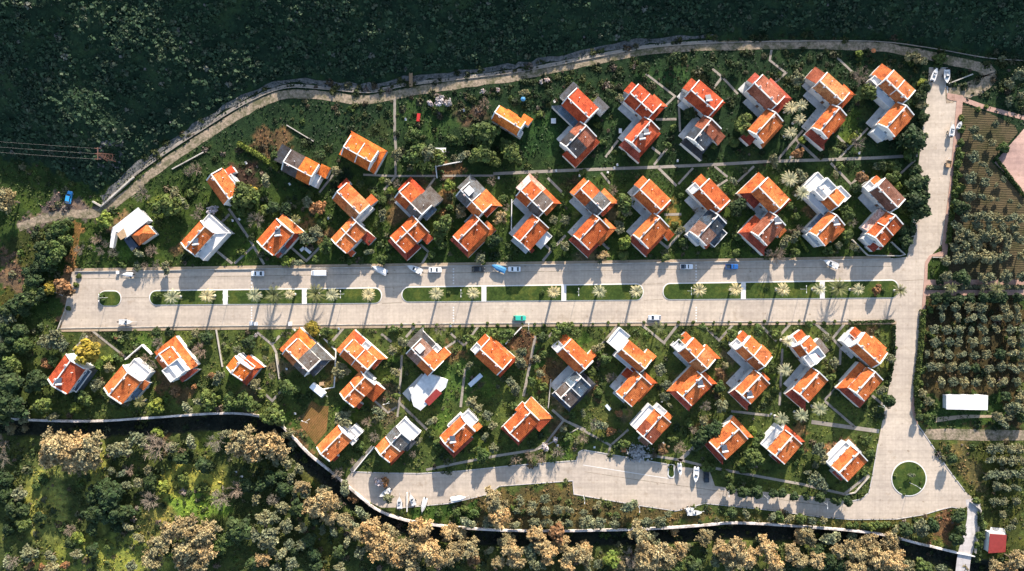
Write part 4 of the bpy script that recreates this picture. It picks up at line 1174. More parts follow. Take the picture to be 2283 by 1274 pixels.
def leaf_quads(c, nrm, size, r=rng, asp=1.0):
    """square-ish leaves centred at C facing NRM"""
    n = len(c)
    t = np.cross(nrm, unit(n, r)); t /= np.linalg.norm(t, axis=1, keepdims=True) + 1e-9
    s = np.cross(nrm, t)
    size = size[:, None] * (.6 + .8 * r.random((n, 1)))
    t, s = t * size * asp, s * size / asp
    bend = nrm * size * .25
    return np.stack([c - t - s, c + t - s + bend, c + t + s, c - t + s - bend], 1)


def crown_quads(seed, nclump=46, per=46, leaf=.085, flat=.8, lump=.3, irregular=.25, shade=.38, hue=.1, fuzz=.0):
    """crown of leaf clumps in a unit sphere squashed by FLAT"""
    r = np.random.default_rng(seed)
    d = unit(nclump, r)
    d[:, 2] = np.abs(d[:, 2]) * 1.1 - .3
    rad = (.25 + .6 * r.random(nclump) ** .6)
    ang = np.arctan2(d[:, 1], d[:, 0])
    ph = r.random(4) * 6.28
    rad = rad * (1 + irregular * (np.sin(2 * ang + ph[0]) * .5 + np.sin(3 * ang + ph[1]) * .5 + .4 * np.sin(5 * ang + ph[2])))
    cen = d * rad[:, None]
    cen[:, 2] *= flat
    cr = lump * (.6 + .7 * r.random(nclump))
    V, C = [], []
    for k in range(nclump):
        m = int(per * (.6 + .8 * r.random()))
        u = unit(m, r)
        u[:, 2] = u[:, 2] * .85 + .1
        pts = cen[k] + u * (cr[k] * (.55 + .45 * r.random((m, 1)) + fuzz * r.random((m, 1)) ** 2))
        nrm = u * .8 + unit(m, r) * .55 + np.array([0, 0, .35])
        nrm /= np.linalg.norm(nrm, axis=1, keepdims=True)
        V.append(leaf_quads(pts, nrm, np.full(m, leaf), r, 1.15))
        s = 1 + shade * (r.random() - .5) * 2
        h = 1 + hue * (r.random() - .5) * 2
        cc = np.array([s * h, s, s * (2 - h)]) * (.8 + .4 * r.random((m, 1)))
        C.append(cc)
    return np.concatenate(V), np.concatenate(C)


def spray_quads(seed, ns=120, per=26, leaf=.05, flat=.85, spread=.085, irregular=.35, shade=.4, hue=.25, lobes=5):
    """feathery crown: leaves strung along branches that fan out from a few limbs"""
    r = np.random.default_rng(seed)
    V, C = [], []
    limb = unit(lobes, r); limb[:, 2] = np.abs(limb[:, 2]) * .9 + .1
    limb /= np.linalg.norm(limb, axis=1, keepdims=True)
    lsh = 1 + shade * (r.random(lobes) - .5); lhu = 1 + hue * (r.random(lobes) - .5)
    lr = .55 + irregular * r.random(lobes)
    for k in range(ns):
        i = r.integers(lobes)
        base = limb[i] * lr[i] * (.25 + .6 * r.random())
        d = limb[i] * .7 + unit(1, r)[0] * .95 + np.array([0, 0, .3]); d /= np.linalg.norm(d)
        L = (.22 + .3 * r.random())
        m = int(per * (.6 + .8 * r.random()))
        t = r.random(m) ** .7
        pts = base + d * (L * t)[:, None] + r.normal(size=(m, 3)) * spread * (1.1 - .55 * t)[:, None]
        pts[:, 2] = pts[:, 2] * flat
        nrm = unit(m, r) * .75 + d * .4 + np.array([0, 0, .4]); nrm /= np.linalg.norm(nrm, axis=1, keepdims=True)
        V.append(leaf_quads(pts, nrm, np.full(m, leaf), r, 1.25))
        sh = lsh[i] * (1 + shade * (r.random() - .5)); h = lhu[i] * (1 + hue * .6 * (r.random() - .5))
        C.append(np.array([sh * h, sh, sh * (1.9 - h * .9)]) * (.72 + .56 * r.random((m, 1))))
        if k % 3 == 0:      # bare twig showing through
            a = np.cross(d, [0, 0, 1.0]); a /= np.linalg.norm(a) + 1e-9
            p, q = base * np.array([1, 1, flat]), (base + d * L * 1.15) * np.array([1, 1, flat])
            V.append(np.array([[p - a * .012, p + a * .012, q + a * .005, q - a * .005]])); C.append(np.full((1, 3), .9))
    return np.concatenate(V), np.concatenate(C)


def bare_quads(seed, nb=26, tw=16, up=.8):
    """leafless crown: radiating branches with fine twigs, as thin strips"""
    r = np.random.default_rng(seed)
    V, C = [], []
    def stick(p, q, w0, w1, s):
        d = q - p; d /= np.linalg.norm(d) + 1e-9
        a = np.cross(d, unit(1, r)[0]); a /= np.linalg.norm(a) + 1e-9
        for ax in (a, np.cross(d, a)):
            V.append([p - ax * w0, p + ax * w0, q + ax * w1, q - ax * w1]); C.append([s, s, s])
    for _ in range(nb):
        d = unit(1, r)[0]; d[2] = abs(d[2]) * up + .12
        d /= np.linalg.norm(d)
        ln = .75 + .3 * r.random()
        p0 = np.array([0, 0, -.45]); p1 = p0 * .3 + d * ln * .5 + unit(1, r)[0] * .08; p2 = d * ln
        stick(p0, p1, .028, .018, .75); stick(p1, p2, .018, .008, .9)
        for _ in range(tw):
            t = r.random()
            b = p1 * (1 - t) + p2 * t
            e = b + (d * .6 + unit(1, r)[0]) * (.12 + .2 * r.random())
            stick(b, e, .011, .006, .8 + .6 * r.random())
    return np.array(V), np.array(C)


def palm_quads(seed, nf=46, droop=.9, ln=1.0, lw=.2, upmin=-.35):
    """date palm crown: arching fronds, each a rib with leaflets on both sides"""
    r = np.random.default_rng(seed)
    V, C = [], []
    for k in range(nf):
        az = k * 2.39996 + r.normal() * .12
        el = math.radians(88) * (1 - ((k + .5) / nf) ** .75) + upmin * ((k + .5) / nf)
        L = ln * (.85 + .25 * r.random())
        h = np.array([math.cos(az), math.sin(az), 0])
        pts = []
        p = np.array([0, 0, 0.0]); e = el
        n = 9
        for i in range(n + 1):
            pts.append(p.copy())
            p = p + (h * math.cos(e) + np.array([0, 0, math.sin(e)])) * L / n
            e -= droop * (1.0 / n) * (1 + i * .12)
        pts = np.array(pts)
        side = np.array([-h[1], h[0], 0])
        s = .75 + .5 * r.random()
        for i in range(n):
            f = (i + .5) / n
            w = lw * math.sin(math.pi * min(1, f * .85 + .12)) ** .7
            ax = pts[i + 1] - pts[i]; ax = ax / np.linalg.norm(ax)
            up = np.cross(ax, side)
            for sg in (-1, 1):
                for j in (0, .5):
                    a = pts[i] * (1 - j) + pts[i + 1] * j
                    t = a + (side * sg * .8 + ax * .75 + up * .28) * w * (.85 + .3 * r.random())
                    wd = ax * (L / n * .2)
                    V.append([a - wd * .8, a + wd * .8, t + wd * .35, t - wd * .35])
                    cs = s * (.85 + .3 * r.random())
                    C.append([cs * (1 + .12 * (f - .3)), cs, cs * (1 - .1 * f)])
    return np.array(V), np.array(C)


CROWN, TRUNK = {}, {}


def trunk_mesh(seed, h, r0, spread, nb=5, mat='bark'):
    rr = random.Random(seed)
    b = MB()
    fork = h * .55
    b.tube((0, 0, -.05), (0, 0, fork), r0, r0 * .72, 7)
    for k in range(nb):
        a = 2 * math.pi * k / nb + rr.random()
        q = (math.cos(a) * spread * (.5 + .5 * rr.random()), math.sin(a) * spread * (.5 + .5 * rr.random()), h * (.95 + .2 * rr.random()))
        b.tube((0, 0, fork * .92), q, r0 * .5, r0 * .16, 5)
    return b.mesh("trunk", M[mat])


KIND = {  # crown centre height, flatness etc in units of the crown radius
    'green': dict(h=1.05, par=dict(flat=.8, nclump=46, per=56, leaf=.07, shade=.45, irregular=.35, fuzz=.2)), 'dark': dict(h=1.05, par=dict(flat=.85, nclump=56, per=46, shade=.45)),
    'olive': dict(h=1.0, spray=1, par=dict(flat=.75, ns=150, per=26, leaf=.064, spread=.085, irregular=.4, shade=.5, hue=.16, lobes=8)), 'golden': dict(h=1.15, spray=1, par=dict(flat=.85, ns=260, per=34, leaf=.035, spread=.07, irregular=.45, shade=.5, hue=.16, lobes=11)),
    'autumn': dict(h=1.0, par=dict(flat=.75, nclump=30, per=40, lump=.3)), 'blossom': dict(h=1.0, par=dict(flat=.7, nclump=30, per=30, lump=.25, leaf=.07, irregular=.4)),
    'yel': dict(h=1.05, par=dict(flat=.8, nclump=44, per=44)), 'yg': dict(h=.9, par=dict(flat=.75, nclump=36, per=44)),
    'round': dict(h=1.5, par=dict(flat=.95, nclump=50, per=44, irregular=.08, lump=.3)), 'bush': dict(h=.45, par=dict(flat=.7, nclump=22, per=40, lump=.36, leaf=.12))}
LEAFMAT = dict(round='dark', bush='green')
NVAR = 5
for kk, (k, d) in enumerate(KIND.items()):
    CROWN[k], TRUNK[k] = [], []
    for s in range(NVAR):
        Vq, Cq = (spray_quads if d.get('spray') else crown_quads)(100 * kk + s + 11, **d['par'])
        Vq = Vq + np.array([0, 0, d['h']])
        CROWN[k].append(quads_mesh("crown", Vq, M['leaf_' + LEAFMAT.get(k, k)], Cq))
        TRUNK[k].append(trunk_mesh(kk * 10 + s, d['h'], .07, .5, mat='bark'))
KIND['bare'] = dict(h=1.0)
CROWN['bare'], TRUNK['bare'] = [], []
for s in range(NVAR):
    Vq, Cq = bare_quads(900 + s)
    CROWN['bare'].append(quads_mesh("crown", Vq + np.array([0, 0, 1.0]), M['leaf_bare'], Cq))
    TRUNK['bare'].append(trunk_mesh(90 + s, .8, .06, .3))
CROWN['palm'] = [quads_mesh("fronds", np.array(a) , M['leaf_palm'], c) for a, c in (palm_quads(s, 36, .95, .98, .13, -.2) for s in (1, 2, 3, 4))]
CROWN['ypalm'] = [quads_mesh("fronds", np.array(a), M['leaf_ypalm'], c) for a, c in (palm_quads(s, 30, .85, 1.1, .17, -.2) for s in (5, 6, 7))]
def palm_trunk(h, r0):
    b = MB()
    n = int(h / .45)
    rings = []
    for i in range(n + 1):
        z = 1.2 + (h - 1.2) * i / n
        for dz, k in ((0, 1.0), (.3 * h / n, 1.12)):
            rr_ = r0 * k * (1 - .15 * i / n)
            rings.append([(rr_ * math.cos(2 * math.pi * j / 9), rr_ * math.sin(2 * math.pi * j / 9), z + dz) for j in range(9)])
    b.loft(rings)
    b2 = MB()
    b2.tube((0, 0, -.05), (0, 0, 1.2), r0 * 1.25, r0 * 1.06, 10)
    return b.mesh("trunk", M['palm_bark']), b2.mesh("painted_base", M['white'])
PT = palm_trunk(5.8, .36)
PT2 = palm_trunk(3.6, .3)

TREES = []      # px, py, r px, kind, view


def T(view, s, zone=None):
    for it in s.replace("\n", " ").split(";"):
        w = it.split()
        if len(w) < 3: continue
        x, y = vp(view, float(w[0]), float(w[1]))
        TREES.append((x, y, float(w[2]) / VIEWS[view][2], w[3] if len(w) > 3 else 'olive', view, zone))
T('P', "385 662 18 palm;463 660 17 palm;568 659 17 palm;611 658 21 ypalm;646 657 12 palm;705 655 22 ypalm;741 658 16 palm;822 657 16 palm;973 655 16 palm;1055 654 15 palm;1235 652 15 palm;1336 650 16 palm;1418 650 16 palm;1559 647 16 palm;1640 646 16 palm;1745 646 16 palm;1827 645 15 palm;1868 643 22 ypalm;1913 646 14 palm;1953 646 11 autumn;2006 648 15 ypalm;1000 653 5 bush;1208 653 6 bush;1708 645 5 bush;1968 648 5 bush;228 663 9 bush;352 660 9 bush;620 655 6 bush")
T('P', ";".join(f"{x + 4 * math.sin(x):.0f} {735.5 - (x - 400) * .0085 - 5 + 2.5 * math.sin(x * 1.7):.1f} {2.6 + 1.6 * abs(math.sin(x * .37)):.1f} bush" for x in range(866, 1900, 27)), "wallrow")
T('W', """100 130 120 golden;40 60 60 olive;580 640 110 green;480 760 80 dark;620 420 90 green;560 480 80 dark;650 530 80 green;520 600 60 dark;440 700 70 dark;380 820 80 dark;350 930 80 dark;330 1030 70 green;290 1130 90 dark;
180 1180 90 dark;80 1250 80 dark;530 1010 65 yel;640 990 75 autumn;690 1040 60 autumn;690 830 40 autumn;1450 60 80 bare;990 520 50 bare;1080 560 40 bare;1020 640 45 bare;1160 650 50 bare;820 620 50 bare;985 335 30 bare;1550 640 60 bare;
1080 330 75 yg;1640 200 80 green;1760 180 100 green;1780 70 70 olive;1400 800 50 olive;1480 790 40 bare;1590 770 40 bare;1420 650 60 olive;800 890 28 bush;775 980 28 bush;690 1220 26 bush;1690 800 60 olive;1250 770 40 bush;430 600 60 dark;700 340 50 olive;
300 860 60 dark;420 1060 60 dark;240 1230 70 dark""")
T('A', """660 440 130 green;590 490 65 green;730 400 60 yel;870 290 70 olive;1590 190 55 olive;1460 230 50 olive;780 690 80 bare;1300 500 60 olive;1410 570 70 autumn;960 560 60 dark;1080 570 60 dark;1090 1110 55 yg;1200 1110 60 olive;40 520 70 olive;210 560 40 bare;330 590 55 blossom;180 640 50 bare;
1390 800 70 olive;1270 860 60 olive;1340 880 60 olive;1180 680 50 ypalm;970 40 50 green;740 870 40 dark;1500 930 60 green;170 170 60 bare;110 200 50 bare;1430 40 60 dark;650 600 60 bush;860 590 60 bush;1440 720 50 bush;1320 440 40 bush;100 420 45 bush;900 1000 40 bush;620 1010 45 bush;1390 1080 40 bush;930 760 45 bush""")
T('B', """230 90 50 olive;1320 640 85 green;1370 240 60 yg;1480 510 65 golden;700 540 60 olive;690 190 30 yg;690 1000 50 green;560 930 50 olive;540 790 50 olive;640 640 40 bush;850 230 45 bare;1270 760 60 green;1300 850 45 green;470 240 40 dark;1690 980 60 olive;1720 1030 25 yg;1770 800 50 green;1220 720 40 bush;100 870 50 green;760 870 40 green;
600 320 40 bush;700 400 45 bush;740 980 40 bush;360 1020 30 bush;1190 950 40 bush;1380 480 40 bush;1250 480 40 bush""")
T('C', """840 590 45 olive;960 600 50 olive;830 860 40 green;950 860 55 olive;1500 700 50 olive;1350 960 60 golden;1320 1000 40 olive;1560 830 70 yg;1560 420 80 green;1570 500 60 olive;1510 640 45 olive;940 340 40 bush;1440 290 50 bare;240 800 60 dark;310 570 75 golden;90 970 60 olive;120 1030 20 yg;360 470 40 bare;900 720 40 bush;1540 950 50 bush;210 200 45 bare;330 380 50 bush;880 460 40 bush;1370 640 40 bush""")
T('D', """1640 180 85 palm;1770 320 78 palm;1100 490 70 dark;1130 430 60 dark;1490 960 85 bare;1690 760 60 olive;1600 800 60 olive;1570 850 50 olive;560 820 45 green;1690 930 50 green;530 700 50 olive;1060 210 50 olive;540 350 30 bush;1110 760 40 bush;1740 680 40 bare;1730 130 50 olive;1480 20 50 olive;1090 930 40 green;380 980 40 green;480 640 40 bush;680 500 40 bare;1650 460 40 bush;1700 560 40 bush;1540 560 30 bush""")
T('E', """260 250 85 palm;400 410 75 palm;410 270 60 olive;100 70 50 olive;360 10 50 autumn;200 880 60 olive;270 900 60 olive;370 770 40 bare;910 710 50 bare;760 940 45 olive;920 960 45 olive;850 850 60 green;1000 250 60 autumn;940 360 50 dark;1570 330 100 dark;1560 470 105 dark;1590 590 95 dark;1550 190 60 dark;1330 250 60 green;1150 150 40 olive;
820 570 50 green;870 630 60 green;730 230 40 olive;310 1020 60 green;1380 340 40 yg;1500 790 60 dark;1450 900 60 dark;1420 780 60 dark;1090 700 30 bush;1420 590 40 bush;780 140 40 bush;1300 140 50 bush;660 1000 50 bush""")
T('F', """780 190 30 blossom;720 210 25 blossom;540 330 50 olive;80 310 30 blossom;250 300 25 blossom;120 780 120 green;30 750 80 green;400 1000 105 green;60 1000 110 green;220 1080 60 green;350 930 80 green;20 870 60 green;800 330 40 dark;1840 60 60 dark;1580 390 50 olive;1340 680 40 bush;1470 340 50 dark;1400 880 40 bush;1300 420 40 bush;700 560 40 bush;1180 1200 40 bush""")
T('Y', "330 95 22 blossom;390 85 40 blossom;450 95 30 blossom;210 310 50 green;105 445 42 olive;240 440 65 green;320 430 60 olive;380 450 55 green;580 300 45 green;650 440 70 green;560 460 50 olive;690 330 60 green;760 480 45 green;600 330 40 dark;60 680 25 yg;1250 870 60 bush;480 340 40 bush;700 100 40 bare")
T('G', """1390 720 95 green;1880 550 70 palm;1985 525 60 palm;1970 665 60 palm;1875 805 65 palm;1940 260 80 olive;1950 990 55 autumn;1690 1080 60 olive;620 935 40 green;390 150 60 dark;1990 880 40 yg;850 610 60 dark;80 420 60 olive;700 50 60 dark;1050 130 50 dark;1330 130 50 dark;690 760 40 bush;1300 900 50 bush;200 1000 40 bush;1100 920 50 bush""")
T('I', """490 400 65 bare;550 520 60 green;860 240 40 olive;920 250 45 olive;980 270 35 olive;975 440 32 yg;480 210 30 yg;970 620 45 olive;930 560 45 dark;900 880 85 dark;960 870 50 olive;850 840 50 dark;290 990 40 green;470 920 50 bare;650 1100 40 dark;740 1170 50 green;620 1110 30 olive;
1730 380 60 olive;1660 450 45 olive;1655 585 38 olive;1740 550 30 olive;1600 255 30 olive;1480 635 18 bush;1630 970 30 bush;1000 480 40 dark;980 540 40 dark;990 720 35 dark;760 1100 50 bush;880 1020 50 bush;1120 250 50 bush""")
FS = len(TREES)
T('X', """500 480 28 olive;560 700 26 olive;600 760 22 olive;690 800 20 olive;520 1110 30 olive;600 1115 30 olive;680 1115 28 olive;760 1115 28 olive;430 1240 34 olive;520 1245 32 olive;700 1245 32 olive;450 1000 26 olive;400 700 24 bush;410 860 26 bush;430 470 22 bush;520 540 33 olive;495 660 33 olive;470 800 38 olive;465 920 35 olive;405 990 40 dark;565 820 30 olive;550 925 25 olive;620 560 25 olive;640 440 22 olive;690 590 28 green;740 170 30 olive;735 280 32 olive;650 840 15 olive;610 930 20 olive;660 935 15 olive;740 945 15 olive;800 980 15 olive;440 1050 35 olive;520 1045 38 olive;590 1050 35 olive;655 1055 30 olive;740 1045 35 olive;800 1060 30 olive;
390 1180 38 olive;440 1170 35 olive;490 1190 36 olive;560 1180 38 olive;640 1180 38 olive;710 1190 36 olive;780 1185 36 olive;385 1120 35 olive;410 640 22 bush;420 560 20 bush;425 400 18 bush;535 340 14 bush;375 900 22 bush;400 780 20 bush;590 320 18 bush;620 1240 25 olive;370 1250 30 olive""", "field")
T('Oc', """500 50 42 olive;590 48 45 olive;690 45 45 olive;760 55 40 olive;830 45 45 olive;410 75 38 olive;985 40 45 olive;410 190 35 olive;540 200 46 dark;680 200 36 olive;740 195 36 olive;850 198 42 olive;985 190 40 olive;370 228 22 dark""", "field")
T('Oc', """460 278 46 ypalm;800 278 50 ypalm;540 272 26 olive;690 268 30 olive;870 270 28 olive;950 270 28 olive""", "redpath")
for r_, (y, xs) in enumerate(((355, (345, 430, 520, 605, 700, 780, 850, 960)), (420, (390, 485, 590, 680, 860, 950)), (495, (395, 500, 600, 700, 800, 870, 965)), (590, (320, 420, 515, 600, 695, 790, 900, 980)), (680, (330, 440, 515, 620, 725, 905, 990)),
                              (770, (350, 440, 540, 630, 720, 820, 910, 990)), (870, (310, 365, 455, 550, 640, 740, 830, 930, 990)), (980, (370, 465, 555, 650, 750, 840, 940)), (1090, (870, 960)), (1180, (880, 980)), (1250, (820, 900, 990)))):
    for x in xs:
        T('Oc', f"{x + rng.normal() * 4} {y + rng.normal() * 5} {38 + rng.random() * 10} {'dark' if r_ == 0 or rng.random() < .08 else 'olive'}", "orchard")
T('Oc', "270 770 32 olive;240 1060 40 olive;290 1120 42 olive;235 1150 30 bush;290 1245 36 green;255 600 25 bush;240 900 25 bush;225 990 28 bush;300 440 30 bush;320 650 26 bush;1000 1060 40 olive", "orchard")
T('U', "505 548 28 olive;385 545 14 bush;420 640 10 bush;560 480 10 bush;575 600 12 bush;452 690 12 bush", "island")
T('U', """810 420 45 round;570 105 30 round;1110 340 45 olive;1180 335 45 olive;1250 340 45 olive;1320 340 45 olive;1110 430 45 olive;1190 430 45 olive;1260 435 45 olive;1335 430 42 olive;1085 540 45 olive;1150 540 45 olive;1220 540 45 olive;1290 540 45 olive;1350 535 40 olive;1150 630 42 olive;1220 630 42 olive;1300 630 42 olive;
1140 740 40 olive;1210 740 38 olive;1300 745 38 olive;1200 840 36 olive;1260 940 38 olive""", "lower orchard")
T('U', """1200 50 60 olive;1290 30 60 olive;1330 130 60 olive;1210 150 45 olive;1150 90 40 olive""", "orchard")
T('U', """470 960 60 dark;570 945 70 olive;665 930 60 dark;870 860 50 dark;880 960 45 dark;845 1030 50 dark;1000 740 32 bush;1045 920 36 bush;1030 1000 36 bush;1015 1080 36 bush;385 960 40 olive;40 930 26 bush;90 925 26 bush;150 930 30 bush;205 930 38 bush;265 930 38 bush""", "lower road")
T('U', """60 1110 90 golden;170 1030 70 golden;230 1160 90 golden;330 1060 80 golden;350 1210 95 golden;1150 1230 70 golden;1280 1180 80 golden;1235 1260 60 golden;600 1250 70 green;730 1260 50 olive;60 1250 80 golden;480 1230 60 olive;180 1250 70 olive;900 1240 40 golden""", "wood")
T('O', """625 150 68 ypalm;1310 1000 80 olive;690 900 60 olive;640 600 75 olive;720 780 60 olive;1300 640 50 autumn;1130 1000 60 bare;740 1000 40 olive;100 690 50 bare;1440 230 60 green;850 280 60 green;1360 330 40 bush;1290 800 60 green;50 500 60 green;20 560 30 bush;1100 150 50 green;560 480 50 bush;1250 480 45 bush;1350 560 45 olive;640 1050 40 bush;1900 820 40 bush;1880 600 50 green""")
T('Q', """470 300 65 palm;440 615 80 palm;620 1105 78 palm;815 1040 82 palm;400 1150 78 palm;970 530 60 olive;880 260 50 olive;1570 950 72 dark;1590 490 60 olive;150 180 60 green;1500 830 55 olive;280 560 50 green;940 700 50 green;1010 770 40 bush;340 230 50 bush;700 120 40 bush;1640 380 30 bush;1580 650 30 bush;1560 760 30 bush""")
T('J', """330 250 100 olive;260 330 70 olive;410 330 80 olive;690 420 135 yel;910 590 60 olive;780 770 72 olive;640 930 80 green;530 1030 55 yg;190 1000 95 green;100 730 115 dark;210 550 50 autumn;290 510 60 green;630 270 50 olive;1240 960 66 ypalm;1420 1000 88 yg;1630 840 62 autumn;1750 1030 70 olive;1890 970 70 olive;1900 400 80 bare;1380 560 50 bare;1310 480 50 bare;
1830 800 30 autumn;970 265 20 autumn;1035 290 36 bush;30 340 50 green;300 1120 60 olive;1440 320 70 bare;1090 960 50 bare;1180 190 22 bush;1420 200 50 dark;1560 200 50 dark;1850 210 50 olive;880 500 60 yg;1000 480 50 bush;1340 760 40 bush;1800 320 50 bush;1100 420 40 bush;560 900 50 dark""")
T('LF', """170 670 60 green;100 800 55 green;230 920 100 dark;80 940 80 dark;60 1010 80 dark;30 1100 90 dark;110 1100 80 dark;180 1180 50 olive;40 860 60 dark;310 1100 70 green;60 470 60 olive;40 540 60 dark;120 420 70 dark;190 380 60 olive;90 620 50 dark;30 700 50 dark;20 620 50 olive;370 590 80 olive;330 640 50 olive;90 1260 45 golden;180 1260 28 golden;20 990 50 dark;150 560 50 dark;240 320 50 dark""")
T('K', """1260 160 75 yel;560 320 70 dark;60 420 80 bare;250 690 80 olive;640 760 60 olive;1000 810 90 green;1570 610 90 olive;130 930 100 green;370 950 88 green;500 940 88 green;600 1000 80 green;830 1110 110 green;1590 1140 100 olive;740 480 30 olive;820 680 35 bare;170 680 40 autumn;920 1200 40 olive;1860 1180 50 bare;440 390 50 olive;90 260 70 dark;750 370 40 bush;40 950 60 olive;640 240 25 blossom;1400 200 60 green;1460 330 40 bush;700 880 50 bush;500 600 30 bush;320 380 40 bush;1700 1020 40 bush""")
T('M', """860 400 60 olive;980 310 70 olive;900 640 55 olive;1380 170 68 bare;580 1160 60 bare;720 1080 75 olive;900 900 40 green;1720 960 70 olive;1700 560 50 olive;1890 1100 60 olive;1290 1180 60 olive;790 720 40 bush;780 560 50 bush;880 180 50 bush;1600 640 40 bush;1060 1180 40 bush""")
T('N', """520 240 70 green;640 230 70 green;240 280 60 green;790 420 60 olive;780 530 65 olive;960 490 50 olive;1000 650 50 olive;910 740 50 green;670 740 50 olive;730 820 60 olive;210 960 70 olive;320 1030 60 olive;430 1110 50 green;1260 160 80 green;1180 240 70 green;1380 220 60 green;1030 260 60 dark;1620 370 60 olive;1670 570 60 olive;1700 460 40 olive;1470 1090 40 olive;1860 1090 42 autumn;1600 1200 70 bare;1800 690 50 bare;1560 630 50 green;480 1220 50 olive;1040 440 50 bush;1030 800 50 bush;700 1000 50 bush;1640 860 50 bush;1350 1100 40 bush""")
T('S', """735 680 60 olive;620 750 75 green;740 470 65 olive;1300 680 45 blossom;1410 590 32 blossom;1500 470 45 olive;1130 760 50 bare;1440 720 65 bare;980 800 60 bare;1710 560 60 bare;1260 790 60 bare;560 400 50 green;1540 560 50 bush;650 560 50 olive;1380 780 50 bush;520 700 40 bush;120 640 50 bush""")
T('R', """1010 950 58 blossom;1070 950 55 autumn;560 850 65 bare;880 320 70 bare;1020 230 70 olive;1370 640 40 bare;1110 1130 65 olive;720 730 30 bare;1430 500 50 olive;960 460 60 bare;1560 420 50 bush;80 500 40 olive;30 410 50 olive;800 560 50 bush""")
T('T', """1240 350 85 dark;1130 400 75 dark;1080 460 65 dark;1610 600 88 green;320 180 35 autumn;260 350 40 autumn;160 300 70 olive;1150 90 50 autumn;1310 110 80 olive;810 120 40 olive;1140 240 50 olive;920 500 60 bare;750 520 55 autumn;390 470 45 green;1040 330 40 bare;440 1060 75 olive;1395 895 44 round;1510 920 52 round;1580 930 40 round;1645 925 54 round;1395 1110 50 round;1540 1130 45 olive;130 1050 45 olive;60 1200 70 olive;150 1200 60 olive;600 1210 60 olive;720 1200 60 olive;300 1230 50 olive;1000 270 40 bush;850 420 50 bush;1190 700 60 bush;1350 760 50 bush;1500 700 50 bush""")
T('V', """530 935 45 round;610 930 45 round;725 960 45 round;835 965 34 round;965 970 50 round;1115 1000 48 round;1230 1010 46 round;110 1110 52 round;270 1125 44 round;310 590 105 green;950 510 68 olive;1000 600 60 olive;920 670 35 olive;850 740 35 olive;930 800 80 olive;990 870 60 olive;330 330 35 yg;400 400 50 green;360 470 50 green;360 480 40 yg;740 640 30 bush;780 500 50 bush;1400 420 50 bush;1450 560 40 bush;1390 740 35 bush""")
T('V', "500 1150 50 olive;580 1160 52 green;680 1170 50 olive;790 1180 52 green;890 1190 48 olive;1000 1190 44 olive;1320 1240 38 bush;1450 1240 42 bush;1540 1240 38 bush;1610 1235 38 bush", "lower road")
T('BB', """800 400 100 golden;760 330 80 golden;820 500 95 golden;720 540 60 olive;990 370 45 olive;960 450 40 olive;1090 400 50 olive;1200 350 50 olive;1080 450 50 olive;1210 450 48 olive;1310 440 48 olive;1400 440 42 olive;1530 470 38 olive;1650 420 32 olive;1900 400 58 olive;940 560 48 olive;1100 550 52 olive;1180 560 38 olive;1240 550 38 olive;1320 560 46 olive;1400 560 40 olive;1530 540 56 olive;1640 560 56 olive;1800 560 48 olive;1980 560 56 olive;2090 560 52 olive;2180 540 40 olive;2240 480 38 olive;540 560 70 olive;450 470 40 green;1320 350 18 bush;1750 480 18 bush;300 470 40 bush;520 440 40 bush;600 480 45 bush""", "lower road")
T('BB', """150 590 105 golden;60 740 115 golden;210 790 120 golden;400 620 85 golden;480 650 75 golden;560 760 88 golden;590 870 60 autumn;330 850 90 golden;60 900 90 golden;860 690 70 golden;920 780 95 golden;800 880 60 golden;960 870 80 golden;1110 640 78 golden;1170 720 95 golden;1300 640 75 autumn;1340 720 80 golden;1230 810 90 golden;1430 810 90 golden;1530 830 80 golden;1540 760 68 golden;1650 900 50 olive;1980 640 88 golden;2080 680 78 olive;2050 770 95 golden;2180 800 105 golden;1760 860 78 yg;2240 880 78 golden;1900 930 50 olive;1080 780 85 olive;1940 840 85 bare;440 780 80 golden;720 780 50 olive;1390 900 70 golden;1120 900 80 olive;1840 900 60 golden;2010 920 70 golden;2120 930 60 golden;1560 920 50 olive""", "wood")
VIEWS['GB'] = (1420, 1130, 2.51)
T('GB', """380 170 48 golden;60 300 68 golden;130 270 66 golden;20 180 40 olive;240 240 48 golden;480 230 58 golden;560 230 66 golden;620 280 58 golden;540 310 48 golden;720 230 62 golden;760 300 52 golden;860 250 52 golden;900 290 48 golden;950 160 52 golden;910 150 42 golden;1080 180 58 olive;1120 240 48 golden;990 290 48 golden;1030 320 38 golden;1200 250 58 golden;1260 170 42 golden;
1300 250 58 golden;1340 300 58 golden;1420 180 48 golden;1400 330 48 golden;690 180 38 olive;440 300 40 olive;320 330 48 dark;220 330 48 green;640 350 38 dark;880 340 42 dark;1070 300 48 dark;1150 340 48 dark;1250 330 48 golden;780 350 38 olive;100 200 38 olive;210 140 28 golden;1010 250 38 dark;520 350 48 olive;1200 160 34 olive;1440 260 48 golden""", "wood")
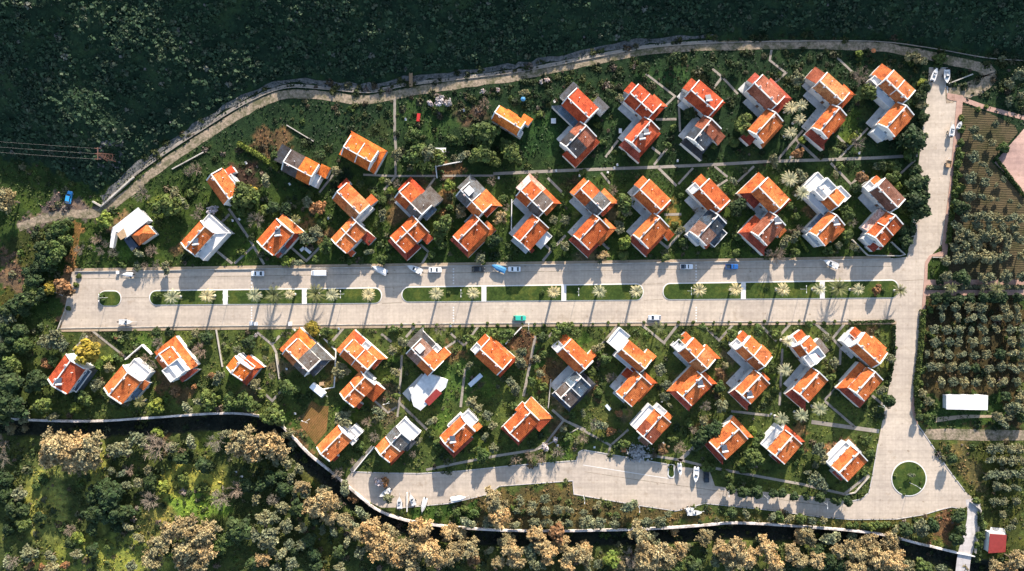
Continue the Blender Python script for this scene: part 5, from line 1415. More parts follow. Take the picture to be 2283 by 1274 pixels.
T('BL', """470 330 125 golden;600 290 115 golden;560 400 115 golden;700 330 105 golden;400 400 88 golden;690 430 88 golden;620 480 70 bare;20 300 70 bare;30 410 60 bare;960 330 76 olive;870 350 60 olive;1080 270 78 olive;1210 320 98 bare;1310 330 58 olive;1450 290 58 olive;1650 290 68 bare;1200 230 55 yg;1130 510 48 olive;930 520 48 olive;850 510 38 olive;990 500 38 bare;800 640 68 dark;880 640 58 dark;850 720 90 dark;720 700 58 dark;700 830 68 dark;800 840 68 dark;900 830 76 dark;980 820 48 dark;700 950 48 dark;890 940 40 dark;970 940 48 olive;960 620 48 olive;1060 600 48 olive;1150 600 56 dark;1240 640 58 yg;1150 740 66 bare;1060 1020 48 olive;160 680 58 olive;100 810 68 dark;180 800 58 dark;40 700 58 dark;180 920 58 green;60 960 48 dark;540 960 46 bare;590 1020 56 yg;540 1060 48 dark;240 1130 76 olive;390 1150 48 olive;100 1190 58 bare;60 1220 58 olive;400 1240 58 olive;590 1140 48 olive;1000 1230 48 olive;320 1240 28 autumn;240 1220 28 autumn;500 1230 38 autumn;1230 1060 88 golden;1180 1160 88 golden;1330 960 96 golden;1450 930 96 golden;1560 960 105 golden;1450 1080 112 golden;1560 1100 96 golden;1500 1200 88 golden;1420 1170 78 golden;1320 1130 68 green;1680 720 78 bare;1680 1060 78 green;1280 480 30 bush;1550 470 60 dark;1380 420 50 dark;280 620 40 bush;330 570 40 bush;300 860 45 dark;700 1120 50 dark;830 1080 40 bush;1400 560 50 bush;1540 640 50 bush;20 560 60 dark;60 580 50 dark""", "wood")
T('BM', """320 270 105 golden;420 300 112 golden;280 330 88 golden;540 300 105 golden;600 350 68 golden;390 370 78 golden;120 300 68 bare;260 650 68 bare;160 710 66 bare;200 230 58 olive;220 1060 130 green;270 950 95 dark;640 430 58 olive;740 500 48 olive;770 620 58 golden;710 670 38 olive;790 680 48 olive;620 650 58 dark;420 720 48 olive;550 720 48 bare;620 790 58 olive;730 790 66 dark;480 860 68 olive;640 930 58 olive;760 940 48 olive;550 870 58 olive;920 740 105 golden;860 770 86 golden;970 850 68 golden;1010 740 66 golden;930 660 58 olive;1090 890 68 golden;1140 920 58 olive;1190 990 56 golden;1010 960 48 olive;920 960 38 olive;1210 830 68 olive;1250 870 48 olive;520 1000 86 olive;400 990 58 olive;480 1050 68 olive;670 1070 48 olive;760 1070 48 olive;600 1130 58 olive;470 1170 56 golden;540 1120 48 olive;690 1200 58 olive;560 1250 48 olive;390 1220 58 dark;30 1010 78 golden;60 920 68 golden;20 1130 58 golden;1100 640 66 olive;1160 720 48 autumn;1310 960 86 golden;1400 1000 86 golden;1380 1080 105 golden;1560 1060 105 golden;1480 1130 86 golden;1600 1180 86 golden;1640 980 86 golden;1660 1100 78 golden;1300 1090 58 golden;1430 720 58 olive;640 240 56 olive;690 310 38 olive;450 620 55 dark;520 560 55 dark;340 620 60 dark;850 1150 55 dark;1050 1130 55 dark;700 1120 40 dark;820 1030 50 dark;1100 1040 50 olive;860 880 50 dark;560 430 50 olive;600 540 50 dark;680 560 45 olive;870 1240 50 dark;1050 1240 50 olive;1200 1130 50 olive""", "wood")

NOUN = dict(green=("green tree", "garden_tree"), dark=("dark tree", "evergreen_tree"), olive=("olive tree", "olive_tree"), golden=("golden tree", "golden_tree"), autumn=("russet tree", "russet_tree"), blossom=("blossoming tree", "blossom_tree"),
            yel=("mustard tree", "mustard_tree"), yg=("lime bush", "lime_shrub"), round=("ball tree", "ball_tree"), bush=("low shrub", "shrub"), bare=("bare tree", "bare_tree"), palm=("pompom palm", "palm_tree"), ypalm=("spiky palm", "young_palm"))
ADJ = dict(green="leafy", dark="dense", olive="grey-green", golden="feathery", autumn="small", blossom="pale", yel="bushy", yg="bright", round="round", bush="small", bare="leafless", palm="pale", ypalm="dark")
GROUP = dict(olive="olive trees", golden="golden trees", palm="pompom palms", round="ball trees along the lower road", bush="low shrubs", dark="dark evergreen trees", green="green garden trees", bare="bare winter trees", ypalm="spiky palms")
kept = []
for x, y, r, k, vw, zone in TREES:
    if not (-30 < x < 2313 and -20 < y < 1300): continue
    if any(w[4] != vw and math.hypot(x - w[0], y - w[1]) < .62 * max(r, w[2]) for w in kept): continue
    kept.append((x, y, r, k, vw, zone))
HXY = np.array([(h[0], h[1]) for h in HOUSES])
labelled = []
RZ = random.Random(3)
for x, y, r, k, vw, zone in kept:
    noun, name = NOUN[k]
    wr_ = r / S
    if k == 'palm' or k == 'ypalm':
        base = ground_at(x, y, 5.8 if k == 'palm' else 3.6)
        root = empty(name, base, RZ.random() * 6.28)
        pt = PT if k == 'palm' else PT2
        link("trunk", pt[0], root); link("painted_base", pt[1], root)
        f = link("fronds", RZ.choice(CROWN[k]), root, (0, 0, 5.8 if k == 'palm' else 3.6))
        q = wr_ * (1.14 if k == 'palm' else 1.05)
        f.scale = (q, q, q * 1.1)
        pos = base
    else:
        hc = KIND[k]['h']
        base = ground_at(x, y, hc * wr_)
        if k == 'bush':
            root = link(name, RZ.choice(CROWN[k]), None, base)
        else:
            root = empty(name, base)
            i = RZ.randrange(NVAR)
            link("trunk", TRUNK[k][i], root); link("crown", CROWN[k][i], root)
        q = wr_ * (1.3 if zone == 'field' else 1.0 if zone in ('wood', 'orchard', 'lower orchard', 'lower road') and k != 'golden' else 1.08)
        root.scale = (q * RZ.uniform(.92, 1.08), q * RZ.uniform(.92, 1.08), q * RZ.uniform(.92, 1.12))
        root.rotation_euler = (0, 0, RZ.random() * 6.28)
    root["category"] = noun.split()[-1] if k not in ('palm', 'ypalm') else "palm"
    root["group"] = GROUP.get(k, noun + "s")
    # where it stands, in words
    d = HXY - np.array([base.x, base.y])
    dist = np.hypot(d[:, 0], d[:, 1])
    j = int(dist.argmin())
    if zone == "island": wh = "on the round grass island"
    elif zone == "wallrow": wh = "along the avenue's lower wall"
    elif vw == 'P': wh = "on the avenue's grass median"
    elif zone in ("orchard", "lower orchard", "field"):
        wh = zone
    elif zone == "redpath": wh = "between the two red paths"
    elif zone == "lower road": wh = "between the lower road and the canal wall"
    elif zone == "wood" or dist[j] > 24:
        if y > 915 and zone is not None or y > 935:
            wh = ("in the far lower left grove" if x < 300 else "in the grove round the yellow clearing" if x < 600 else "in the wood below the canal's bend" if x < 900 else "in the wood left below the lower road" if x < 1330
                  else "in the wood below the lower road's middle" if x < 1800 else "in the woodland beside the canal bridge")
        elif x < 260: wh = "in the tree belt left of the avenue" if y > 600 else "around the left end of the track"
        elif x > 2040: wh = "right of the cross street"
        elif y < 520: wh = "in the open gardens under the hillside"
        else: wh = "beside the lower road"
    else:
        dx, dy = -d[j][0], -d[j][1]
        wh = (("right of " if dx > 0 else "left of ") if abs(dx) > abs(dy) else ("above " if dy > 0 else "below ")) + HOUSES[j][2]
    labelled.append([root, k, wh, x, y])

by = {}
for t_ in labelled: by.setdefault((t_[1], t_[2]), []).append(t_)
for (k, wh), L in by.items():
    noun = NOUN[k][0]
    if wh in ("orchard", "lower orchard", "field"): continue
    L.sort(key=lambda t_: t_[3])
    for i, t_ in enumerate(L):
        if len(L) == 1: t_[0]["label"] = f"{ADJ[k]} {noun} {wh}"
        elif len(L) == 2: t_[0]["label"] = f"{'leftmost' if i == 0 else 'rightmost'} {noun} of two {wh}"
        else: t_[0]["label"] = f"{OW[i]} {noun} from the left {wh}"
for z, nm in (("orchard", "of the main orchard"), ("lower orchard", "of the lower right orchard"), ("field", "of the brown ploughed field")):
    L = sorted([t_ for t_ in labelled if t_[2] == z], key=lambda t_: t_[4])
    rows, cur = [], []
    for t_ in L:
        if cur and t_[4] - cur[-1][4] > 4.5 and t_[4] - cur[0][4] > 12 or (cur and t_[4] - cur[0][4] > 20):
            rows.append(cur); cur = []
        cur.append(t_)
    rows.append(cur)
    for a, rw in enumerate(rows):
        rw.sort(key=lambda t_: t_[3])
        for i, t_ in enumerate(rw):
            t_[0]["label"] = f"{NOUN[t_[1]][0]}, {OW[i]} from left in the {OW[a]} row {nm}"

# hedges: one continuous body of leaves each
def hedge(name, pts, w, h, m, label, dens=26):
    L = xy(pts)
    Vs, Cs = [], []
    r = np.random.default_rng(abs(hash(label)) % 9999 if False else len(label) * 7 + len(pts))
    b = []
    for (x0, y0), (x1, y1) in zip(L[:-1], L[1:]):
        ln = math.hypot(x1 - x0, y1 - y0)
        n = int(ln * w * dens * 2)
        t_ = r.random(n); s_ = (r.random(n) - .5) * w; z = h * (1 - .85 * r.random(n) ** 2.2)
        nx_, ny_ = -(y1 - y0) / ln, (x1 - x0) / ln
        z = z * (1 - .5 * (np.abs(s_) / w * 2) ** 3) * (1 + .12 * np.sin(t_ * ln * 1.7))
        c = np.stack([x0 + (x1 - x0) * t_ + nx_ * s_, y0 + (y1 - y0) * t_ + ny_ * s_, z], 1)
        nr = unit(n, r) * .7 + np.array([0, 0, .6]); nr /= np.linalg.norm(nr, axis=1, keepdims=True)
        Vs.append(leaf_quads(c, nr, np.full(n, .17), r)); sh = .6 + .8 * r.random((n, 1)); Cs.append(np.repeat(sh, 3, 1))
    return tag(link(name, quads_mesh(name, np.concatenate(Vs), M['leaf_' + m], np.concatenate(Cs))), label, "hedge")


hedge("hedge", [(533, 321), (575, 345), (622, 378)], 1.7, 1.8, 'yg', "straight mustard green hedge beside the modern black and orange house")
hedge("hedge", [(1990, 725), (1990, 790), (1980, 850)], .9, 1.5, 'dark', "dark hedge along the cross street below the avenue")
hedge("hedge", [(1990, 716), (1900, 719), (1895, 720)], .9, 1.3, 'dark', "dark hedge behind the avenue wall at the cross street corner")
hedge("hedge", [(2055, 690), (2050, 770), (2040, 860), (2044, 925)], 1.6, 1.6, 'green', "long ragged hedge between red pavement and olive orchard")
hedge("hedge", [(2134, 330), (2125, 430), (2112, 545)], 1.5, 1.2, 'green', "ragged hedge between red pavement and brown field")
hedge("hedge", [(2064, 641), (2170, 640), (2283, 640)], 1.2, .8, 'olive', "thin planted strip between the two red paths")
hedge("hedge", [(2285, 355), (2217, 352), (2283, 440)][1:], 1.0, 1.0, 'green', "hedge along the lower edge of the red court")
hedge("hedge", [(1905, 301), (1890, 320)], 2.0, 1.5, 'yg', "short lime hedge below the last top row house")
hedge("hedge", [(2182, 1140), (2185, 1180), (2178, 1235)], 1.6, 1.5, 'dark', "dark hedge along the bridge road's parapet")
hedge("hedge", [(1490, 1042), (1497, 1040)], .5, .4, 'green', "tiny planting in the small kerbed island on the lower road")
hedge("hedge", [(1775, 522), (1785, 540), (1800, 562)], .7, 1.0, 'yg', "thin yellowish hedge left of the ninth lower house above the avenue")

# ------------------------------------------------------------------ ground cover that nobody could count
roadp = WPX(ROAD)
medians = [WPX(p) for p in ([(333, 645), (852, 640), (852, 679), (333, 683)], [(895, 637), (1435, 630), (1435, 672), (895, 676)], [(1477, 629), (2004, 622), (2004, 667), (1477, 671)])]
fieldp = [WPX([(2140, 232), (2200, 250), (2262, 280), (2270, 296), (2210, 360), (2283, 442), (2283, 626), (2112, 622), (2118, 560)]), WPX([(2300, 268), (2217, 363), (2300, 447)]), WPX([(695, 893), (712, 905), (733, 906), (728, 962), (704, 992), (668, 946)]),
          WPX([(2063, 622), (2290, 622), (2290, 660), (2063, 660)]), WPX([(2048, 956), (2290, 956), (2290, 983), (2060, 983)]), WPX([(2160, 1105), (2186, 1130), (2176, 1190), (2160, 1274), (2125, 1274), (2150, 1170)])]
redp = WPX(RP)
trackl = WPX(TRACK)
pathl = [(WPX(l), w) for w, l in PATHS]
hobj = [(o.matrix_basis.inverted() if False else None) for o in ()]


def free(X, Y):
    ok = ~inpoly(X, Y, roadp) & ~inpoly(X, Y, redp)
    for f in fieldp: ok &= ~inpoly(X, Y, f)
    ok &= dist_line(X, Y, trackl) > 1.4
    py = CY - Y * S; px = CX + X * S
    ok &= ~((py > 570) & (py < 742) & (px > 130) & (px < 2000) & ((Y < np.interp(px, [160, 1990], [(CY - 599) / S, (CY - 570) / S])) & (Y > np.interp(px, [136, 1998], [(CY - 740) / S, (CY - 724) / S]))))
    for l, w in pathl:
        x0, x1, y0, y1 = l[:, 0].min() - 2, l[:, 0].max() + 2, l[:, 1].min() - 2, l[:, 1].max() + 2
        m = (X > x0) & (X < x1) & (Y > y0) & (Y < y1) & ok
        if m.any():
            i = np.where(m)[0]
            ok[i[dist_line(X[i], Y[i], l) < w * .6]] = False
    return ok


def scatter(n, x0, x1, y0, y1, r):
    return r.uniform(x0, x1, n), r.uniform(y0, y1, n)


r = np.random.default_rng(21)
X, Y = scatter(210000, -178, 178, -100, 92, r)
yh = np.interp(X, HILL[:, 0], HILL[:, 1])
ok = free(X, Y) & (Y < yh)
X, Y = X[ok], Y[ok]
# patchy: thicker in some spots
pn = np.sin(X * .35 + 2 * np.sin(Y * .21)) + np.sin(Y * .41 + 1.7 * np.sin(X * .27)) + np.sin(X * .93 + Y * .71)
keep = r.random(len(X)) < .45 + .2 * pn
X, Y, pn = X[keep], Y[keep], pn[keep]
Z = hz(X, Y)
colr = zone_colour(X, Y)
n = len(X)
nr = unit(n, r) * .8 + np.array([0, 0, .55]); nr /= np.linalg.norm(nr, axis=1, keepdims=True)
V = leaf_quads(np.stack([X, Y, Z + .1 + .12 * r.random(n)], 1), nr, .1 + .16 * r.random(n), r)
Cg = colr * (.55 + 1.0 * r.random((n, 1))) * np.stack([1 + .35 * r.random(n), np.ones(n), 1 + .2 * r.random(n)], 1)
tag(link("grass", quads_mesh("grass", V, M['leaf_grass'], Cg)), "grass and weeds growing over the gardens", "grass", kind="stuff")


def clumps(name, X, Y, R, per, leaf, cols, m, r, squash=.7, label=None):
    Vs, Cs = [], []
    Z = hz(X, Y)
    k = len(X)
    idx = np.repeat(np.arange(k), per)
    u = unit(k * per, r); u[:, 2] = np.abs(u[:, 2]) * .9
    rr_ = (.45 + .55 * r.random((k * per, 1))) * R[idx][:, None]
    c = np.stack([X, Y, Z], 1)[idx] + u * rr_ * np.array([1, 1, squash]) + np.array([0, 0, .05])
    nr = u * .7 + unit(k * per, r) * .6 + np.array([0, 0, .3]); nr /= np.linalg.norm(nr, axis=1, keepdims=True)
    V = leaf_quads(c, nr, leaf * R[idx], r)
    C = cols[idx] * (.75 + .5 * r.random((k * per, 1)))
    return tag(link(name, quads_mesh(name, V, M[m], C)), label, None, kind="stuff")


# undergrowth in the gardens
X, Y = scatter(15000, -178, 178, -100, 90, r)
yh = np.interp(X, HILL[:, 0], HILL[:, 1]); yd = np.interp(X, DITCH[:, 0], DITCH[:, 1])
pn = np.sin(X * .23 + 2 * np.sin(Y * .17)) + np.sin(Y * .31 + 1.7 * np.sin(X * .19))
ok = free(X, Y) & (Y < yh) & (r.random(len(X)) < .3 + .2 * pn + .25 * (Y < yd) + .7 * ((yh - Y) < 16) * (X > -60))
dd = np.full(len(X), 99.)
for hx, hy, _, hr in HOUSES: dd = np.minimum(dd, np.hypot(X - hx, Y - hy))
ok &= dd > 7.5
X, Y = X[ok], Y[ok]
k = len(X)
pal = np.array([(.035, .055, .016), (.055, .07, .02), (.02, .034, .013), (.08, .085, .045), (.075, .06, .035), (.12, .09, .065), (.05, .085, .016), (.17, .14, .12)])
pc = pal[r.choice(len(pal), k, p=[.27, .25, .15, .14, .06, .03, .08, .02])]
pc[Y > 40] *= .6
clumps("undergrowth", X, Y, .4 + 1.3 * r.random(k) ** 1.8, 44, .15, pc, 'leaf_grass', r, .75, "low garden plants and weeds between the houses")

# hillside scrub
X, Y = scatter(76000, -200, 200, 20, 132, r)
yh = np.interp(X, HILL[:, 0], HILL[:, 1])
ok = (Y > yh + .5) & (dist_line(X, Y, HILL) > 1.2)
zz = hz(X, Y)
px_, py_ = to_px(X, Y, zz)
ok &= (px_ > -60) & (px_ < 2343) & (py_ > -170)
X, Y = X[ok], Y[ok]
pn = np.sin(X * .11 + 2 * np.sin(Y * .09)) + np.sin(Y * .19 + 1.7 * np.sin(X * .13)) + .8 * np.sin(X * .37 - Y * .29)
kp = r.random(len(X)) < .66 + .2 * pn
X, Y = X[kp], Y[kp]
k = len(X)
pal = np.array([(.022, .048, .024), (.031, .06, .03), (.014, .03, .017), (.042, .066, .036), (.055, .07, .046), (.09, .1, .085)])
pc = pal[r.choice(len(pal), k, p=[.34, .22, .26, .12, .05, .01])]
clumps("scrub", X, Y, .3 + 1.1 * r.random(k) ** 3.2, 17, .26, pc, 'leaf_grass', r, .85, "dark scrub covering the hillside above the track")
# scattered pale stones on the hillside

# ------------------------------------------------------------------ street lamps
def lamp_meshes():
    p = MB(); p.tube((0, 0, 0), (0, 0, .5), .11, .09, 8); p.tube((0, 0, .5), (0, 0, 5.0), .07, .045, 8)
    a = MB(); a.tube((0, -.95, 5.0), (0, .95, 5.0), .04, .04, 6)
    hd = MB()
    hd.loft([[(x * .13 * s, -.28 + y, z) for x, z in ((-1, 5.0), (1, 5.0), (.7, 5.14), (-.7, 5.14))] for y, s in ((0, .6), (.15, 1), (.45, 1), (.6, .5))])
    return p.mesh("pole", M['metal']), a.mesh("arm", M['metal']), hd.mesh("lamp_head", M['white'])


LP, LA, LH = lamp_meshes()
def street_lamp(px, py, label, rz=0.0, heads=2, grp="street lamps on the avenue's median"):
    o = empty("street_lamp", P(px, py, 0), rz); tag(o, label, "street lamp", grp)
    link("pole", LP, o); link("arm", LA, o)
    for s in ((-1, 1) if heads == 2 else (1,)):
        q = link("lamp_head", LH, o, (0, s * 1.0, 0)); q.rotation_euler = (0, 0, 0 if s > 0 else math.pi)
for i, (x, y) in enumerate(((240, 664), (511, 661), (767, 656), (1030, 654), (1287, 651), (1533, 649), (1784, 645))):
    street_lamp(x, y, f"white double-armed street lamp, {OW[i]} from the left on the avenue's median")
street_lamp(2027, 1076, "single street lamp standing on the round grass island", math.radians(-125), 1, "street lamps by the lower road")
for i, (x, y) in enumerate(((1615, 1090), (1700, 1102), (1830, 1116), (1300, 1105), (1420, 1124))):
    street_lamp(x, y, f"slim street lamp beside the lower road, {OW[i] if i < 3 else OW[i - 3]} from the left {'on its upper' if i < 3 else 'on its lower'} edge", math.radians(180), 1, "street lamps by the lower road")
for i, (x, y) in enumerate(((1178, 728), (1957, 905), (690, 935), (868, 895))):
    street_lamp(x, y, ("lamp post at the tip of the brown triangular yard", "lamp post in the last lower garden below the avenue", "white post standing in the ochre ploughed plot", "lamp post on the grass by the zigzag white wall")[i], .6 * i, 1, "garden lamps")

# ------------------------------------------------------------------ cars
def paint(name, c):
    return mat_plain(name, c, .3, .03, .5, .5)


PAINT = dict(white=paint("white_paint", (.78, .78, .78)), black=paint("black_paint", (.015, .017, .02)), teal=paint("teal_paint", (.03, .36, .27)), blue=paint("blue_paint", (.015, .09, .3)), silver=paint("silver_paint", (.5, .52, .56)), sky=paint("bright_blue_paint", (.03, .25, .55)))
M['lens'] = mat_plain("lamp_lens", (.7, .7, .68), .2, .05, 1, .6)
M['tail'] = mat_plain("tail_lens", (.4, .02, .02), .3, .05)


def rrect(x, hw, z, zt, k=.22):
    """rounded cross-section at station X"""
    c = k * min(hw, (zt - z))
    return [(x, -hw + c * .4, z), (x, hw - c * .4, z), (x, hw, z + c), (x, hw, zt - c), (x, hw - c, zt), (x, -hw + c, zt), (x, -hw, zt - c), (x, -hw, z + c)]


def car_meshes(kind):
    body, glass, roof = MB(), MB(), MB()
    if kind == 'van':
        body.loft([rrect(-2.35, .82, .3, 2.05), rrect(-2.25, .92, .28, 2.15), rrect(1.2, .92, .28, 2.15), rrect(1.55, .9, .28, 1.9), rrect(1.95, .88, .28, 1.15), rrect(2.45, .78, .32, .95)])
        glass.hexa([(1.25, -.8, 1.96), (1.97, -.78, 1.17), (1.97, .78, 1.17), (1.25, .8, 1.96)], [(1.3, -.8, 2.02), (2.03, -.78, 1.2), (2.03, .78, 1.2), (1.3, .8, 2.02)])
        for k in range(4):
            roof.box(-2.0 + k * .75, -1.5 + k * .75, -.7, .7, 2.14, 2.17)
    else:
        body.loft([rrect(-2.1, .7, .35, .8), rrect(-2.0, .82, .3, .88), rrect(-1.2, .86, .25, .93), rrect(.7, .86, .25, .93), rrect(1.55, .84, .28, .86), rrect(2.0, .76, .32, .75), rrect(2.12, .62, .38, .62)])
        if kind == 'pickup':
            st = ((.75, .78, .93), (.2, .68, 1.48), (-.35, .68, 1.48), (-.55, .76, .93))
        elif kind == 'hatch':
            st = ((1.0, .78, .92), (.35, .66, 1.45), (-1.35, .66, 1.45), (-1.95, .76, .9))
        else:
            st = ((.95, .78, .92), (.25, .64, 1.4), (-.85, .64, 1.4), (-1.5, .76, .92))
        glass.loft([[(x, -w, .9), (x, w, .9), (x, w * .97, z), (x, -w * .97, z)] for x, w, z in st])
        roof.box(st[2][0] - .02, st[1][0] + .02, -st[1][1] * 1.0, st[1][1] * 1.0, st[1][2] - .01, st[1][2] + .05)
        for s in (-1, 1):  # pillars
            roof.hexa([(st[0][0], s * .76 - .04, .93), (st[0][0], s * .76 + .04, .93), (st[1][0], s * .66 + .04, st[1][2]), (st[1][0], s * .66 - .04, st[1][2])], [(st[0][0] + .07, s * .76 - .04, .96), (st[0][0] + .07, s * .76 + .04, .96), (st[1][0] + .07, s * .66 + .04, st[1][2] + .04), (st[1][0] + .07, s * .66 - .04, st[1][2] + .04)])
            roof.hexa([(st[3][0], s * .74 - .04, .93), (st[3][0], s * .74 + .04, .93), (st[2][0], s * .66 + .04, st[2][2]), (st[2][0], s * .66 - .04, st[2][2])], [(st[3][0] - .07, s * .74 - .04, .96), (st[3][0] - .07, s * .74 + .04, .96), (st[2][0] - .07, s * .66 + .04, st[2][2] + .04), (st[2][0] - .07, s * .66 - .04, st[2][2] + .04)])
        if kind == 'pickup':
            for s in (-1, 1): roof.box(-2.05, -.6, s * .8 - .05, s * .8 + .05, .9, 1.15)
            roof.box(-2.1, -2.0, -.75, .75, .9, 1.15)
            glass.box(-1.98, -.65, -.72, .72, .92, .96)
    return body, glass, roof


W = MB(); W.tube((0, -.1, 0), (0, .1, 0), .31, .31, 14); WM = W.mesh("tyre", M['black'])
W = MB(); W.tube((0, -.11, 0), (0, .11, 0), .19, .19, 10); RM = W.mesh("rim", M['metal'])
def headlight_mesh(m, nm):
    b = MB(); b.loft([rrect(0, .15, -.07, .07), rrect(.06, .12, -.055, .055)]); return b.mesh(nm, M[m])
HLM, TLM = headlight_mesh('lens', "headlight"), headlight_mesh('tail', "tail_light")
CARM = {}
for kd in ('saloon', 'hatch', 'pickup', 'van'):
    CARM[kd] = car_meshes(kd)


def car(px, py, rz, kind, colour, label, sc=1.0, name=None):
    o = empty(name or {"van": "delivery_van", "pickup": "pickup_truck"}.get(kind, "parked_car"), ground_at(px, py) + Vector((0, 0, .05)), math.radians(rz), sc)
    tag(o, label, {"van": "van", "pickup": "pickup"}.get(kind, "car"), "vehicles parked in the village")
    body, glass, roof = CARM[kind]
    link("body", body.mesh("body", PAINT[colour]), o)
    link("window_glass", glass.mesh("glass", M['glass']), o); link("roof", roof.mesh("car_roof", PAINT[colour]), o)
    for x in (-1.3, 1.3):
        for s in (-1, 1):
            w = link("wheel", WM, o, (x, s * .8, .31)); link("rim", RM, w)
    xf, xr = (2.4, -2.33) if kind == 'van' else (2.07, -2.1)
    for s in (-1, 1):
        link("headlight", HLM, o, (xf, s * .52, .66)); q = link("tail_light", TLM, o, (xr, s * .52, .7)); q.rotation_euler = (0, 0, math.pi)
    return o


car(576.5, 610.5, 180, 'saloon', 'white', "white saloon car at the avenue's upper kerb, left of the white van")
car(713, 609.5, 180, 'van', 'white', "white box van parked at the avenue's upper kerb", 1.02)
car(970.5, 602.5, 0, 'saloon', 'white', "white car between a white boat and the black car")
car(1066.5, 601, 0, 'hatch', 'black', "black car parked in the avenue's upper shade")
car(1146.5, 600.5, 180, 'saloon', 'white', "white car just right of the blue covered boat")
car(1158.5, 709.5, 0, 'hatch', 'teal', "teal green car at the avenue's lower kerb")
car(1529.5, 595, 0, 'pickup', 'white', "white pickup beside the painted road stripe")
car(1630, 595, 0, 'pickup', 'blue', "blue pickup parked at the avenue's upper kerb")
car(1458.5, 708.5, 180, 'hatch', 'silver', "pale silver car at the avenue's lower kerb")
car(1573.5, 1060, 90, 'pickup', 'black', "black vehicle parked in the shaded bay of the lower road")
car(157, 441, 80, 'hatch', 'sky', "bright blue car at the left end of the dirt track")

# ------------------------------------------------------------------ boats
def boat(px, py, rz, ln, label, covered=None, motor=True, wd=None, name="motor_boat", z=.55, trailer=True):
    """RZ: heading in degrees; LN length in metres"""
    w = (wd or ln * .36) / 2
    o = empty(name, P(px, py, z + .5), math.radians(rz)); o.location.z = .05 + z
    tag(o, label, "boat", "boats stored on the roads")
    st = []
    for t_ in (0, .12, .35, .6, .8, .93, 1.0):
        x = -ln / 2 + ln * t_
        hw = w * (1 - max(0, (t_ - .45) / .55) ** 2.2) * (.94 if t_ == 0 else 1)
        hw = max(hw, .03)
        sh = .75 + .3 * max(0, t_ - .4) ** 1.5
        keel = .0 + .45 * max(0, (t_ - .6) / .4) ** 2
        st.append((x, hw, sh, keel))
    hull = MB()
    hull.loft([[(x, -hw, sh), (x, -hw * .82, keel + .3), (x, 0, keel), (x, hw * .82, keel + .3), (x, hw, sh)][::-1] for x, hw, sh, keel in st])
    hull.build("hull", PAINT['white'] if covered != 'blue' else M['bluecloth'], o)
    rim = MB()
    for s in (-1, 1):
        for (x0, h0, s0, _), (x1, h1, s1, _) in zip(st[:-1], st[1:]):
            rim.hexa([(x0, s * h0 - .06, s0 - .03), (x1, s * h1 - .06, s1 - .03), (x1, s * h1 + .06, s1 - .03), (x0, s * h0 + .06, s0 - .03)], [(x0, s * h0 - .06, s0 + .07), (x1, s * h1 - .06, s1 + .07), (x1, s * h1 + .06, s1 + .07), (x0, s * h0 + .06, s0 + .07)])
    rim.build("gunwale", M['white'] if covered != 'blue' else M['bluecloth'], o)
    if covered:
        c = MB()
        c.loft([[(x, -hw * .99, sh + .06), (x, hw * .99, sh + .06), (x, hw * .45, sh + .42 * (1 - abs(2 * (x / ln))) + .12), (x, -hw * .45, sh + .42 * (1 - abs(2 * (x / ln))) + .12)] for x, hw, sh, _ in st])
        c.build("cover", M['bluecloth'] if covered == 'blue' else M['terrace'], o)
    else:
        dk = MB()
        for (x0, h0, s0, _), (x1, h1, s1, _) in zip(st[3:-1], st[4:]):
            dk.hexa([(x0, -h0 * .93, s0), (x1, -h1 * .93, s1), (x1, h1 * .93, s1), (x0, h0 * .93, s0)], [(x0, -h0 * .93, s0 + .05), (x1, -h1 * .93, s1 + .05), (x1, h1 * .93, s1 + .05), (x0, h0 * .93, s0 + .05)])
        dk.build("foredeck", M['white'], o)
        fl = MB()
        fl.box(-ln * .46, ln * .1, -w * .78, w * .78, .7, .762); fl.build("cockpit_floor", M['patio'], o)
        se = MB()
        se.box(-ln * .44, -ln * .34, -w * .7, w * .7, .765, 1.0); se.build("bench_seat", M['terrace'], o)
        cs = MB(); cs.box(-ln * .1, ln * .03, -w * .35, w * .35, .765, 1.25); cs.build("console", M['white'], o)
        ws = MB(); ws.hexa([(ln * .03, -w * .6, .95), (ln * .12, -w * .6, .9), (ln * .12, w * .6, .9), (ln * .03, w * .6, .95)], [(ln * .0, -w * .5, 1.35), (ln * .02, -w * .5, 1.35), (ln * .02, w * .5, 1.35), (ln * .0, w * .5, 1.35)]); ws.build("windscreen", M['glass'], o)
    if motor:
        m = MB(); m.loft([rrect(-ln / 2 - .5, .14, .55, 1.1), rrect(-ln / 2 - .4, .2, .5, 1.25), rrect(-ln / 2 - .05, .18, .5, 1.2)]); m.box(-ln / 2 - .35, -ln / 2 - .2, -.07, .07, -.1, .52); m.build("outboard_motor", M['black'], o)
    if trailer:
        tr = empty("boat_trailer", (o.location.x, o.location.y, .05), math.radians(rz))
        tag(tr, "trailer under the " + label, "trailer", "boat trailers")
        f = MB()
        f.tube((-ln * .4, -.55, z - .08), (ln * .35, -.08, z - .08), .05, .05, 5); f.tube((-ln * .4, .55, z - .08), (ln * .35, .08, z - .08), .05, .05, 5); f.tube((ln * .33, 0, z - .08), (ln * .5 + 1.1, 0, z - .12), .05, .05, 5); f.tube((-ln * .12, -.95, .31), (-ln * .12, .95, .31), .05, .05, 5)
        f.tube((-ln * .12, -.5, .31), (-ln * .12, -.5, z - .08), .04, .04, 4); f.tube((-ln * .12, .5, .31), (-ln * .12, .5, z - .08), .04, .04, 4)
        f.tube((ln * .5 + .9, 0, z - .1), (ln * .5 + .9, 0, 0), .04, .04, 4)
        f.build("trailer_frame", M['metal'], tr)
        for s in (-1, 1): w_ = link("wheel", WM, tr, (-ln * .12, s * .95, .31)); link("rim", RM, w_)
    return o


